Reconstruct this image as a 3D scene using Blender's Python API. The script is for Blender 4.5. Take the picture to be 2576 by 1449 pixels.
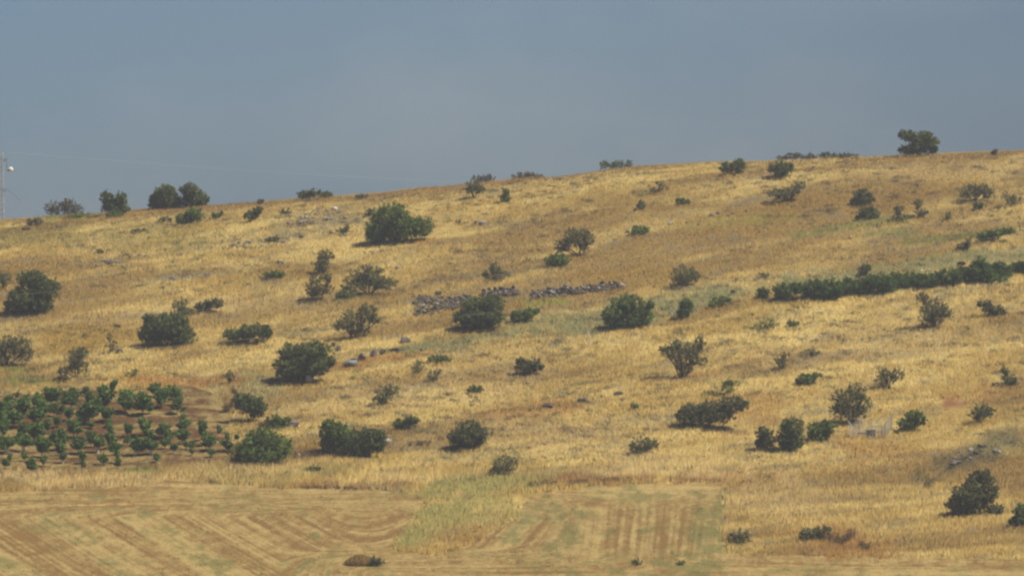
import bpy, math, random
import numpy as np
for o in list(bpy.data.objects): bpy.data.objects.remove(o)
SC = bpy.context.scene
COL = SC.collection
R = np.random.default_rng(7)
rnd = random.Random(11)

# ------------------------------------------------------------------ camera, sky, sun, exposure
W = 2 * math.tan(math.radians(5.0))          # width of the view at distance 1
K = W / 2576.0                               # tangent per unit of the 2576-wide measuring grid
CX, CY = 1288.0, 724.5
cam_d = bpy.data.cameras.new('camera'); cam = bpy.data.objects.new('camera', cam_d); COL.objects.link(cam)
cam_d.sensor_width = 36; cam_d.lens = 36 / W
cam_d.clip_start = 1; cam_d.clip_end = 20000
cam.location = (0, 0, 0); cam.rotation_euler = (math.radians(90), 0, 0)
SC.camera = cam

SUN_EL, SUN_AZ = math.radians(57), math.radians(106)   # azimuth clockwise from +Y (away from the camera); 90 = from the right
world = bpy.data.worlds.new('World'); SC.world = world; world.use_nodes = True
nt = world.node_tree; nt.nodes.clear()
wo = nt.nodes.new('ShaderNodeOutputWorld'); bg = nt.nodes.new('ShaderNodeBackground')
sky = nt.nodes.new('ShaderNodeTexSky'); sky.sky_type = 'NISHITA'; sky.sun_disc = False
sky.sun_elevation = SUN_EL; sky.sun_rotation = SUN_AZ; sky.altitude = 300; sky.air_density = 1.0; sky.dust_density = 0.6; sky.ozone_density = 2.0
tc = nt.nodes.new('ShaderNodeTexCoord'); mp = nt.nodes.new('ShaderNodeMapping'); mp.inputs['Scale'].default_value = (9, 9, 14)
nz = nt.nodes.new('ShaderNodeTexNoise'); nz.inputs['Scale'].default_value = 1.0; nz.inputs['Detail'].default_value = 5; nz.inputs['Roughness'].default_value = 0.5
rp = nt.nodes.new('ShaderNodeValToRGB')
rp.color_ramp.elements[0].position = 0.40; rp.color_ramp.elements[0].color = (0.288, 0.365, 0.505, 1)
rp.color_ramp.elements[1].position = 0.61; rp.color_ramp.elements[1].color = (0.435, 0.455, 0.56, 1)
mu = nt.nodes.new('ShaderNodeMix'); mu.data_type = 'RGBA'; mu.blend_type = 'MULTIPLY'; mu.inputs[0].default_value = 1
nt.links.new(tc.outputs['Generated'], mp.inputs[0]); nt.links.new(mp.outputs[0], nz.inputs['Vector'])
nt.links.new(nz.outputs['Fac'], rp.inputs[0]); nt.links.new(sky.outputs[0], mu.inputs[6]); nt.links.new(rp.outputs[0], mu.inputs[7])
sx = nt.nodes.new('ShaderNodeSeparateXYZ'); nt.links.new(tc.outputs['Generated'], sx.inputs[0])
hr = nt.nodes.new('ShaderNodeMapRange'); hr.inputs[1].default_value = -.09; hr.inputs[2].default_value = .09; nt.links.new(sx.outputs['X'], hr.inputs[0])
zr = nt.nodes.new('ShaderNodeMapRange'); zr.inputs[1].default_value = -.01; zr.inputs[2].default_value = .06; nt.links.new(sx.outputs['Z'], zr.inputs[0])
zc = nt.nodes.new('ShaderNodeValToRGB'); zc.color_ramp.elements[0].color = (.66, .80, .98, 1); zc.color_ramp.elements[1].color = (.96, .97, 1.0, 1); nt.links.new(zr.outputs[0], zc.inputs[0])
m4 = nt.nodes.new('ShaderNodeMix'); m4.data_type = 'RGBA'; m4.blend_type = 'MULTIPLY'; m4.inputs[0].default_value = 1
hc = nt.nodes.new('ShaderNodeValToRGB'); hc.color_ramp.elements[0].color = (.93, .98, 1.0, 1); hc.color_ramp.elements[1].color = (.80, .81, .83, 1)
he = hc.color_ramp.elements.new(.5); he.color = (1.06, 1.03, 1.0, 1); nt.links.new(hr.outputs[0], hc.inputs[0])
m3 = nt.nodes.new('ShaderNodeMix'); m3.data_type = 'RGBA'; m3.blend_type = 'MULTIPLY'; m3.inputs[0].default_value = 1
nt.links.new(mu.outputs[2], m3.inputs[6]); nt.links.new(hc.outputs[0], m3.inputs[7]); nt.links.new(m3.outputs[2], m4.inputs[6]); nt.links.new(zc.outputs[0], m4.inputs[7]); nt.links.new(m4.outputs[2], bg.inputs[0]); bg.inputs[1].default_value = 0.105
nt.links.new(bg.outputs[0], wo.inputs[0])

sd = bpy.data.lights.new('sun', 'SUN'); sd.energy = 4.9; sd.angle = math.radians(0.6); sd.color = (1.0, 0.93, 0.80)
sun = bpy.data.objects.new('sun', sd); COL.objects.link(sun)
sun.rotation_euler = (math.radians(90) - SUN_EL, 0, -SUN_AZ + math.pi)   # checked: light comes from the azimuth above
SC.view_settings.view_transform = 'Standard'; SC.view_settings.look = 'None'
SC.view_settings.exposure = 0.3; SC.view_settings.gamma = 1.0
SC.cycles.max_bounces = 5; SC.cycles.diffuse_bounces = 2; SC.cycles.volume_bounces = 0; SC.cycles.transparent_max_bounces = 4
SC.cycles.filter_width = 2.4

# ------------------------------------------------------------------ helpers
def tag(o, label=None, cat=None, group=None, kind=None):
    if label: o['label'] = label
    if cat: o['category'] = cat
    if group: o['group'] = group
    if kind: o['kind'] = kind
    return o
def lin(r, g, b):
    f = lambda c: (c / 255 / 12.92) if c / 255 <= .04045 else ((c / 255 + .055) / 1.055) ** 2.4
    return np.array([f(r), f(g), f(b)])
def sst(a, b, x):
    t = np.clip((x - a) / (b - a), 0, 1); return t * t * (3 - 2 * t)
_tabs = {}
def vn(x, y, seed=0):
    if seed not in _tabs: _tabs[seed] = np.random.default_rng(1000 + seed).random((256, 256)).astype(np.float32)
    T = _tabs[seed]
    x = np.asarray(x, float); y = np.asarray(y, float)
    xi = np.floor(x).astype(int); yi = np.floor(y).astype(int); fx = x - xi; fy = y - yi
    fx = fx * fx * (3 - 2 * fx); fy = fy * fy * (3 - 2 * fy)
    x0 = xi & 255; x1 = (xi + 1) & 255; y0 = yi & 255; y1 = (yi + 1) & 255
    return (T[x0, y0] * (1 - fx) + T[x1, y0] * fx) * (1 - fy) + (T[x0, y1] * (1 - fx) + T[x1, y1] * fx) * fy
def fbm(x, y, seed=0, oct=4):
    s = 0; a = .5; t = 0
    for i in range(oct):
        s = s + a * vn(x * 2 ** i + 17.3 * i, y * 2 ** i + 5.1 * i, seed + i); t += a; a *= .5
    return s / t
def mesh_np(name, V, F, mats, parent=None, colors=None, smooth=False, matidx=None):
    """V (n,3), F (m,k) one face size"""
    V = np.asarray(V, np.float32); F = np.asarray(F, np.int32)
    me = bpy.data.meshes.new(name)
    m, k = F.shape
    me.vertices.add(len(V)); me.vertices.foreach_set('co', V.ravel())
    me.loops.add(m * k); me.loops.foreach_set('vertex_index', F.ravel())
    me.polygons.add(m); me.polygons.foreach_set('loop_start', np.arange(0, m * k, k, dtype=np.int32))
    if smooth: me.polygons.foreach_set('use_smooth', np.ones(m, bool))
    if colors is not None:
        at = me.attributes.new('Col', 'FLOAT_COLOR', 'POINT')
        c4 = np.ones((len(V), 4), np.float32); c4[:, :3] = colors; at.data.foreach_set('color', c4.ravel())
    me.update(calc_edges=True)
    for mt in (mats if isinstance(mats, (list, tuple)) else [mats]): me.materials.append(mt)
    o = bpy.data.objects.new(name, me); COL.objects.link(o)
    if parent is not None: o.parent = parent
    return o
def empty(name, loc, rz=0):
    o = bpy.data.objects.new(name, None); COL.objects.link(o); o.location = loc; o.rotation_euler = (0, 0, rz); o.empty_display_size = .3
    return o
def set_normals(me, N):
    a = me.attributes.new('custom_normal', 'FLOAT_VECTOR', 'POINT'); a.data.foreach_set('vector', np.asarray(N, np.float32).ravel()); me.update()
class Geo:
    def __init__(s): s.V = []; s.F = []; s.n = 0
    def add(s, V, F):
        V = np.asarray(V, float); s.V.append(V); s.F.append(np.asarray(F, int) + s.n); s.n += len(V)
    def tube(s, P, rad, k=5):
        P = np.asarray(P, float); n = len(P); rad = np.broadcast_to(rad, n)
        V = []
        for i in range(n):
            d = P[min(i + 1, n - 1)] - P[max(i - 1, 0)]; d /= np.linalg.norm(d) + 1e-9
            a = np.cross(d, [0.13, 1, 0.21]); a /= np.linalg.norm(a) + 1e-9; b = np.cross(d, a)
            for j in range(k):
                t = 2 * math.pi * j / k; V.append(P[i] + rad[i] * (math.cos(t) * a + math.sin(t) * b))
        F = []
        for i in range(n - 1):
            for j in range(k):
                F.append((i * k + j, i * k + (j + 1) % k, (i + 1) * k + (j + 1) % k, (i + 1) * k + j))
        c0 = len(V); V.append(P[0]); V.append(P[-1])
        for j in range(0, k, 1):
            F.append((c0, (j + 1) % k, j, c0)) if False else None
        F = [f for f in F if f]
        s.add(V, F)
    def box(s, c, h, rz=0):
        c = np.asarray(c, float); h = np.asarray(h, float)
        S = np.array([[x, y, z] for z in (-1, 1) for y in (-1, 1) for x in (-1, 1)], float) * h
        cr, sr = math.cos(rz), math.sin(rz)
        S[:, :2] = S[:, :2] @ np.array([[cr, sr], [-sr, cr]])
        s.add(S + c, [(0, 2, 3, 1), (4, 5, 7, 6), (0, 1, 5, 4), (2, 6, 7, 3), (0, 4, 6, 2), (1, 3, 7, 5)])
    def build(s, name, mat, parent=None, smooth=True):
        return mesh_np(name, np.vstack(s.V), np.vstack(s.F), mat, parent, smooth=smooth)

# ------------------------------------------------------------------ materials
def mat_base(name):
    m = bpy.data.materials.new(name); m.use_nodes = True; n = m.node_tree; n.nodes.clear()
    return m, n, n.nodes.new('ShaderNodeOutputMaterial')
def mat_attr(name, upn=0.0, trans=0.0, nscale=1.5, namp=(0.8, 1.2), bump=0.0, both=False):
    m, n, out = mat_base(name)
    at = n.nodes.new('ShaderNodeAttribute'); at.attribute_name = 'Col'
    geo = n.nodes.new('ShaderNodeNewGeometry')
    no = n.nodes.new('ShaderNodeTexNoise'); no.inputs['Scale'].default_value = nscale; no.inputs['Detail'].default_value = 6; no.inputs['Roughness'].default_value = .65
    n.links.new(geo.outputs['Position'], no.inputs['Vector'])
    mr = n.nodes.new('ShaderNodeMapRange'); mr.inputs[1].default_value = .3; mr.inputs[2].default_value = .7; mr.inputs[3].default_value = namp[0]; mr.inputs[4].default_value = namp[1]
    n.links.new(no.outputs['Fac'], mr.inputs[0])
    vm = n.nodes.new('ShaderNodeVectorMath'); vm.operation = 'SCALE'
    n.links.new(at.outputs['Color'], vm.inputs[0]); n.links.new(mr.outputs[0], vm.inputs['Scale'])
    df = n.nodes.new('ShaderNodeBsdfDiffuse'); n.links.new(vm.outputs[0], df.inputs['Color'])
    last = df
    if bump:
        bp = n.nodes.new('ShaderNodeBump'); bp.inputs['Strength'].default_value = bump; bp.inputs['Distance'].default_value = .12
        n.links.new(no.outputs['Fac'], bp.inputs['Height']); n.links.new(bp.outputs[0], df.inputs['Normal'])
    if upn:
        v1 = n.nodes.new('ShaderNodeVectorMath'); v1.operation = 'SCALE'; v1.inputs['Scale'].default_value = 1 - upn
        n.links.new(geo.outputs['Normal'], v1.inputs[0])
        v2 = n.nodes.new('ShaderNodeVectorMath'); v2.operation = 'ADD'; v2.inputs[1].default_value = (0, 0, upn)
        n.links.new(v1.outputs[0], v2.inputs[0])
        v3 = n.nodes.new('ShaderNodeVectorMath'); v3.operation = 'NORMALIZE'; n.links.new(v2.outputs[0], v3.inputs[0])
        n.links.new(v3.outputs[0], df.inputs['Normal'])
    if trans:
        tr = n.nodes.new('ShaderNodeBsdfTranslucent'); n.links.new(vm.outputs[0], tr.inputs['Color'])
        mx = n.nodes.new('ShaderNodeMixShader'); mx.inputs[0].default_value = trans
        n.links.new(df.outputs[0], mx.inputs[1]); n.links.new(tr.outputs[0], mx.inputs[2]); last = mx
    if both:   # thin dry blades: light passes through them as well as off them
        tr = n.nodes.new('ShaderNodeBsdfTranslucent'); n.links.new(vm.outputs[0], tr.inputs['Color'])
        mx = n.nodes.new('ShaderNodeAddShader'); n.links.new(df.outputs[0], mx.inputs[0]); n.links.new(tr.outputs[0], mx.inputs[1]); last = mx
    n.links.new(last.outputs[0], out.inputs[0])
    return m
def mat_noise(name, c1, c2, scale=4, rough=.9, bump=.3, lo=.35, hi=.65):
    m, n, out = mat_base(name)
    tx = n.nodes.new('ShaderNodeTexCoord')
    no = n.nodes.new('ShaderNodeTexNoise'); no.inputs['Scale'].default_value = scale; no.inputs['Detail'].default_value = 6
    oi = n.nodes.new('ShaderNodeObjectInfo')
    ad = n.nodes.new('ShaderNodeVectorMath'); ad.operation = 'ADD'
    n.links.new(tx.outputs['Object'], ad.inputs[0]); n.links.new(oi.outputs['Location'], ad.inputs[1]); n.links.new(ad.outputs[0], no.inputs['Vector'])
    cr = n.nodes.new('ShaderNodeValToRGB'); cr.color_ramp.elements[0].position = lo; cr.color_ramp.elements[1].position = hi
    cr.color_ramp.elements[0].color = (*c1, 1); cr.color_ramp.elements[1].color = (*c2, 1)
    n.links.new(no.outputs['Fac'], cr.inputs[0])
    bs = n.nodes.new('ShaderNodeBsdfPrincipled'); bs.inputs['Roughness'].default_value = rough; bs.inputs['Specular IOR Level'].default_value = .2
    n.links.new(cr.outputs[0], bs.inputs['Base Color'])
    bp = n.nodes.new('ShaderNodeBump'); bp.inputs['Strength'].default_value = bump; bp.inputs['Distance'].default_value = .05
    n.links.new(no.outputs['Fac'], bp.inputs['Height']); n.links.new(bp.outputs[0], bs.inputs['Normal'])
    n.links.new(bs.outputs[0], out.inputs[0])
    return m
M = {
 'ground': mat_attr('ground_soil_and_straw', nscale=4.5, namp=(.66, 1.26), bump=.8),
 'grass': mat_attr('dry_grass', both=True, nscale=.9, namp=(.93, 1.07)),
 'leaf': mat_attr('leaves', upn=.45, trans=.25, nscale=2.5, namp=(.75, 1.25)),
 'bark': mat_noise('bark', (.035, .028, .022), (.085, .07, .055), 6),
 'youngbark': mat_noise('young_bark', (.10, .085, .06), (.2, .17, .12), 6),
 'guard': mat_noise('trunk_guard', (.62, .58, .48), (.78, .74, .64), 5, bump=.1),
 'basalt': mat_noise('basalt', (.026, .021, .018), (.105, .082, .064), 1.6),
 'palestone': mat_noise('pale_stone', (.15, .135, .115), (.34, .31, .25), 1.8),
 'greystone': mat_noise('grey_stone', (.085, .072, .060), (.215, .180, .140), 1.8),
 'whitestone': mat_noise('white_stone', (.5, .46, .37), (.72, .68, .56), 1.8),
 'bluestone': mat_noise('blue_grey_stone', (.13, .135, .14), (.23, .235, .23), 1.5),
 'rust': mat_noise('rusty_steel', (.05, .03, .02), (.12, .06, .035), 8),
 'woodpost': mat_noise('weathered_wood', (.06, .045, .035), (.13, .10, .075), 8),
 'whitepaint': mat_noise('white_paint', (.7, .68, .62), (.8, .79, .74), 5, bump=.05),
 'galv': mat_noise('galvanised_steel', (.28, .29, .29), (.42, .42, .40), 6, .5, .1),
 'galvdark': mat_noise('dull_steel', (.10, .11, .13), (.17, .18, .20), 6, .6, .1),
 'concrete': mat_noise('concrete_post', (.42, .40, .34), (.55, .53, .45), 6, .9, .1),
 'stalk': mat_noise('dead_stalks', (.10, .06, .035), (.22, .14, .08), 5),
 'heap': mat_noise('weathered_straw', (.16, .12, .06), (.30, .24, .13), 5),
 'wire': mat_noise('wire', (.42, .42, .36), (.5, .5, .44), 1, .6, 0),
 'box': mat_noise('cabinet_paint', (.07, .085, .085), (.11, .125, .12), 3, .6, .05),
}

# ------------------------------------------------------------------ terrain
CREST = np.array([(0,553),(110,545),(200,540),(370,526),(520,517),(640,508),(740,500),(850,492),(950,484),(1050,471),(1160,464),(1250,456),(1300,451),(1400,445),(1500,432),(1600,418),(1700,413),(1800,408),(1940,403),(2100,397),(2200,393),(2270,389),(2360,385),(2500,380),(2576,377)], float)
def crest_v(px): return np.interp(px, CREST[:, 0], CREST[:, 1]) + 5 + (np.clip(px, -400, 3000) - np.clip(px, 0, 2576)) * -.08
DK = np.array([560, 620, 690, 750, 810, 845, 868, 930, 1100, 3200], float)
FK = np.array([0, 0, 0, .36, .74, .94, 1.0, .985, .9, .4])
UG = np.linspace(-.14, .14, 281); DG = np.arange(560, 3201, 2.0)
def pchip(xk, yk, x):
    h = np.diff(xk); d = np.diff(yk) / h; n = len(xk); m = np.zeros(n)
    for i in range(1, n - 1):
        if d[i - 1] * d[i] > 0:
            w1 = 2 * h[i] + h[i - 1]; w2 = h[i] + 2 * h[i - 1]; m[i] = (w1 + w2) / (w1 / d[i - 1] + w2 / d[i])
    m[0] = d[0]; m[-1] = d[-1]
    i = np.clip(np.searchsorted(xk, x) - 1, 0, n - 2); t = (x - xk[i]) / h[i]
    return (yk[i] * (1 + 2 * t) * (1 - t) ** 2 + m[i] * h[i] * t * (1 - t) ** 2 + yk[i + 1] * t * t * (3 - 2 * t) + m[i + 1] * h[i] * t * t * (t - 1))
ET = np.zeros((len(UG), len(DG)))
for i, u in enumerate(UG):
    vr = crest_v(u / K + CX); vk = 1225 - FK * (1225 - vr)
    vk[0] = CY + .0643 / K; vk[1] = 1470
    ET[i] = pchip(DK, (CY - vk) * K, DG)
VX = np.array([-400, 0, 60, 250, 450, 560.]); VZ = np.array([3, -1.8, -9, -30, -37, -36.0])
def e_base(x, y):
    u = np.clip(x / np.maximum(y, 560), -.1399, .1399); D = np.clip(y, 560, 3199)
    a = (u - UG[0]) / (UG[1] - UG[0]); i = np.floor(a).astype(int); a = a - i
    b = (D - 560) / 2; j = np.clip(np.floor(b).astype(int), 0, len(DG) - 2); b = b - j
    return (ET[i, j] * (1 - a) + ET[i + 1, j] * a) * (1 - b) + (ET[i, j + 1] * (1 - a) + ET[i + 1, j + 1] * a) * b
def zf(x, y):
    x = np.asarray(x, float); y = np.asarray(y, float)
    z = np.where(y < 560, pchip(VX, VZ, np.clip(y, -400, 560)), e_base(x, y) * np.maximum(y, 560))
    w = sst(680, 705, y) * (1 - sst(845, 868, y) * .75)
    z = z + w * ((fbm(x / 16, y / 16, 3, 3) - .5) * 2.0 + (fbm(x / 3.2, y / 3.2, 8, 3) - .5) * .42)
    z = z + (1 - w) * (fbm(x / 5, y / 5, 12, 2) - .5) * .12
    return z
def at(px, py, zoff=0):
    """point of the ground that lies in the direction (px, py) of the measuring grid"""
    u = (px - CX) * K
    Ds = np.arange(604, 868, .5); ev = zf(u * Ds, Ds) / Ds; te = (CY - py) * K
    k = np.nonzero(ev >= te)[0]
    D = 866.0 if len(k) == 0 else float(Ds[max(k[0], 1) - 1] + .5 * (te - ev[max(k[0], 1) - 1]) / (ev[max(k[0], 1)] - ev[max(k[0], 1) - 1] + 1e-9)) if k[0] > 0 else 604.0
    x = u * D
    return np.array([x, D, float(zf(x, D)) + zoff]), D * K     # point, metres per grid unit
def pxpy(x, y):
    return x / y / K + CX, CY - e_base(x, y) / K

# zones of the ground, in the measuring grid
def inpoly(px, py, P):
    P = np.array(P, float); r = np.zeros(px.shape, bool); j = len(P) - 1
    for i in range(len(P)):
        xi, yi = P[i]; xj, yj = P[j]
        c = ((yi > py) != (yj > py)) & (px < (xj - xi) * (py - yi) / (yj - yi + 1e-9) + xi); r ^= c; j = i
    return r
FIELD = [(-700,1243),(0,1240),(330,1222),(420,1205),(560,1218),(700,1228),(940,1233),(1040,1243),(1075,1262),(1010,1340),(980,1385),(1100,1398),(1230,1352),(1300,1290),(1335,1247),(1500,1224),(1820,1217),(1826,1330),(1818,1393),(2150,1402),(3200,1412),(3200,1700),(-700,1700)]
ORCH = [(-400,1010),(0,1002),(200,985),(300,985),(470,972),(545,1000),(575,1030),(570,1085),(600,1170),(400,1182),(200,1190),(0,1197),(-400,1205)]
LIGHT = lin(214,190,130); MID = lin(188,160,100); BROWN = lin(152,122,74); OLIVE = lin(150,136,84); SOIL = lin(122,90,64)
GG = lin(150,144,104); YG = lin(150,152,72); LG = lin(168,158,102); RED = lin(146,100,64); ORA = lin(178,134,76); GREY = lin(140,128,110); GRN = lin(98,118,62); MUST = lin(168,138,74); PALE = lin(212,188,140)
# (cx, cy, rx, ry, slope, colour, strength)
PATCH = [
 (1400,815,230,34,-.12,GG,.8),(1180,862,230,15,-.13,GG,.95),(1010,886,130,9,-.12,GG,.85),(1560,800,120,20,-.15,GG,.7),(1730,762,100,18,-.2,GG,.7),(1640,790,160,20,-.2,GG,.6),(1800,742,200,20,-.1,GG,.8),(2060,705,200,17,-.1,GG,.85),(2350,668,260,17,-.1,GG,.8),(2540,650,120,25,-.1,GG,.6),
 (1385,768,75,9,-.12,YG,.7),(1290,760,30,8,0,YG,.5),(1900,545,130,13,-.08,YG,.4),(2130,572,140,11,-.12,GRN,.55),(2420,598,140,13,-.12,GRN,.5),(2260,592,60,8,-.1,GRN,.4),(900,745,60,6,0,YG,.5),(110,965,90,12,.05,GRN,.35),(20,965,50,14,0,YG,.6),(190,546,90,8,-.05,YG,.6),(360,1190,55,8,0,GRN,1),(30,930,40,8,0,YG,.5),
 (1960,760,110,14,-.15,MUST,.5),(2000,752,60,8,-.1,GREY,.3),(660,985,60,40,.2,GG,.55),(640,960,50,20,0,GG,.4),
 (1640,500,260,20,-.08,BROWN,.55),(2200,500,330,22,-.1,BROWN,.65),(1450,540,260,22,-.05,BROWN,.5),(700,690,160,14,-.1,MUST,.5),
 (880,925,170,11,-.1,ORA,.8),(1060,615,50,8,-.15,ORA,.7),(1370,1040,110,24,-.15,ORA,.6),(1230,1050,60,10,0,ORA,.5),(1700,955,90,9,-.1,ORA,.6),(430,962,200,13,.02,ORA,.75),(520,965,80,16,.1,RED,.5),
 (2100,1375,150,38,.15,ORA,.5),(2130,1360,70,26,.2,RED,.4),(2388,1013,40,17,0,lin(150,98,70),.9),(2480,980,120,14,-.1,ORA,.5),(1870,1205,120,20,0,ORA,.35),(1900,1020,90,40,-.3,ORA,.4),(2200,1130,150,40,.1,ORA,.35),(760,1060,40,20,0,BROWN,.6),
 (1480,1208,170,12,0,RED,.65),(1720,1207,120,9,0,RED,.5),(840,1226,120,7,0,RED,.5),(1000,1222,60,8,0,RED,.4),(830,1190,60,14,0,OLIVE,.7),(620,1200,110,20,.05,OLIVE,.5),(840,1130,60,20,0,MUST,.7),(800,1145,60,8,0,RED,.6),
 (250,850,170,30,-.12,MUST,.8),(900,480,300,10,-.1,RED,.35),(1300,455,400,9,-.12,RED,.3),(300,530,300,10,-.05,RED,.35),(480,895,80,8,-.2,BROWN,.6),(1180,840,120,16,-.1,MUST,.5),(1750,830,200,16,-.2,MUST,.6),(1650,930,150,20,-.2,MUST,.4),(2400,800,120,30,-.1,MUST,.4),(1650,690,120,30,0,MUST,.35),(1150,800,80,12,-.1,MUST,.5),
 (820,560,130,30,-.1,GREY,.45),(650,610,130,12,-.1,GREY,.4),(480,700,110,9,-.1,GREY,.5),(260,665,70,10,0,GREY,.4),(2450,1140,120,34,-.35,lin(112,102,76),.75),(2408,1168,62,9,-.72,lin(84,74,60),.95),(2480,1150,50,12,-.2,lin(100,90,74),.6),(2545,1210,70,60,0,BROWN,.6),(2500,1120,60,20,0,GG,.4),(2560,980,60,60,0,BROWN,.4),(100,600,160,30,0,OLIVE,.6),(400,600,160,40,0,OLIVE,.4),(1260,560,60,10,0,GREY,.4),(2540,745,90,20,-.3,BROWN,.5),
 (150,1212,260,20,0,PALE,.5),(600,1192,170,16,0,PALE,.45),(1640,1188,220,16,0,PALE,.7),(1300,1195,120,10,0,PALE,.4),
 (1130,1290,150,60,-.25,LG,.85),(1230,1215,150,20,-.1,LG,.8),(1040,1345,80,30,-.2,LG,.8),(1270,1160,60,25,0,OLIVE,.5),(1170,1350,90,28,0,ORA,.35),
 (1000,1000,300,40,-.12,PALE,.4),(1350,1100,260,40,0,PALE,.35),(1700,1165,200,24,0,PALE,.5),(1950,1260,120,60,0,PALE,.5),(2250,860,300,60,-.12,PALE,.35),(150,1215,180,16,0,PALE,.4),(1000,1205,100,10,0,PALE,.6),(500,780,300,20,-.1,PALE,.3),(2300,430,400,22,-.05,PALE,.35),
]
GPX = np.array([-700,0,830,1050,1400,1550,1700,3200.]); GS = np.array([-.65,-.65,-.55,.73,1.2,3.5,4.,.2])
_gx = np.arange(-700, 3201, 4.0); _gG = np.cumsum(np.interp(_gx, GPX, GS)) * 4.0
def ground_colour(x, y, jit=None):
    px, py = pxpy(x, y)
    a = (x + .5 * y) / 1.118; b = (y - .5 * x) / 1.118
    n1 = fbm(a / 12, b / 3.6, 20, 5); n2 = fbm(x / 3.2, y / 5, 30, 4); n3 = fbm(a / 34, b / 9, 40, 4); n4 = fbm(x / .9, y / 1.6, 55, 3)
    n7 = fbm(a / 26 + fbm(x / 9, y / 9, 66, 2), b / 1.4, 67, 3)
    t1 = sst(.36, .62, n1 * .50 + n2 * .20 + n4 * .14 + n7 * .16)[:, None]; t2 = (sst(.46, .62, n3 * .65 + n1 * .35) * .8)[:, None]
    c = MID * (1 - t1) + LIGHT * t1; c = c * (1 - t2) + BROWN * t2
    w = sst(.53, .72, fbm(a / 6, b / 2.5, 61, 4) * .6 + n4 * .4)[:, None] * .55; c = c * (1 - w) + GREY * w
    rag = (fbm(x / 2.2, y / 5, 70, 5) - .5) * 2.3
    for (cx, cy, rx, ry, sl, pc, st) in PATCH:
        dx = px - cx; dy = (py - cy) - sl * dx
        q = (dx / rx) ** 2 + (dy / ry) ** 2
        k = np.nonzero(q < 3.2)[0]
        if len(k) == 0: continue
        ww = (st * sst(1.5, .35, np.sqrt(q[k]) + rag[k]))[:, None]
        c[k] = c[k] * (1 - ww) + pc * ww
    # the darker fringe where the slope meets the mown land
    inO = inpoly(px + rag * 12, py + rag * 6, ORCH); 
    so = (sst(.38, .68, fbm(x / 6, y / 2.0, 81, 5) * .6 + n4 * .4) * .85)[:, None]
    oc = 1.15 * np.array([1.06, 1, .92]) * (SOIL * .68 * (1 - so) + (LIGHT * .34 + MID * .15 + GREY * .15 + GRN * .1) * so)
    c = np.where(inO[:, None], oc, c)
    inF = inpoly(px + rag * 14 + (n4 - .5) * 40, py + rag * 4 + (n4 - .5) * 10, FIELD)
    G = np.interp(px, _gx, _gG); wv = 1 - sst(1375, 1440, py) * sst(700, 950, px)
    wv = wv * sst(1238, 1300, py); f = py + G * wv
    s1 = vn(f / 34 + 3, py * 0 + 3, 90); s2 = vn(f / 9, px / 260, 91); s3 = vn(f / 4.2, px / 160, 92)
    r = px + (py - 1300) * .12
    q1 = vn(r / 44, py * 0 + 2, 93); q2 = vn(r / 12, py / 120, 94); q3 = vn(r / 5, py / 90, 95)
    wr = sst(1330, 1480, px) * wv
    S1 = s1 * (1 - wr) + q1 * wr; S2 = s2 * (1 - wr) + q2 * wr; S3 = s3 * (1 - wr) + q3 * wr
    n5 = vn(x / .22, y / .6, 99); n6 = fbm(x / .8, y / 2.6, 101, 4)
    st = np.clip((S1 - .5) * .9 + (S2 - .5) * .85 + (S3 - .5) * 1.0 + (n2 - .5) * .7 + .5 + (n4 - .5) * .7 + (n6 - .5) * .8 + (n5 - .5) * .5, 0, 1)[:, None]
    fc = lin(126,100,58) * (1 - st) + lin(166,144,92) * st
    gr = sst(.55, .72, fbm(x / 2.2, y / 6, 97, 5) * .40 + fbm(x / .7, y / 2.2, 103, 3) * .17 + S1 * .25 + n4 * .22 + sst(1250, 1420, px) * sst(1840, 1760, px) * .075)[:, None] * .6
    fc = fc * (1 - gr) + lin(92,96,52) * gr
    eg = (sst(14, 0, np.abs(px - 1812)) * sst(1225, 1250, py) * (py < 1395))[:, None] * .6
    fc = fc * (1 - eg) + lin(106,108,58) * eg
    c = c * np.array([.670, .685, .605]); c = np.where(inF[:, None], fc, c)
    return c, inF, inO, px, py

UU = np.concatenate([[-3, -1.6, -.8, -.4, -.22, -.15, -.12], np.linspace(-.1, .1, 900), [.12, .15, .22, .4, .8, 1.6, 3]])
DD = np.concatenate([[-420, -200, -60, 0, 40, 90, 160, 240, 320, 400, 460, 510, 550, 575, 590], np.arange(600, 885, .42), [890, 900, 920, 950, 1000, 1080, 1200, 1400, 1600]])
XX = (UU[None, :] * np.maximum(DD, 400)[:, None]).ravel(); YY = np.repeat(DD, len(UU))
ZZ = zf(XX, YY); gc = ground_colour(XX, np.maximum(YY, 300))[0]
nu, nd = len(UU), len(DD)
ii = (np.arange(nd - 1)[:, None] * nu + np.arange(nu - 1)[None, :]).ravel()
g = mesh_np('ground', np.stack([XX, YY, ZZ], 1), np.stack([ii, ii + 1, ii + nu + 1, ii + nu], 1), M['ground'], colors=gc, smooth=True)
tag(g, 'dry golden hillside rising from the mown field to the skyline', 'hillside', kind='structure')

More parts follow.
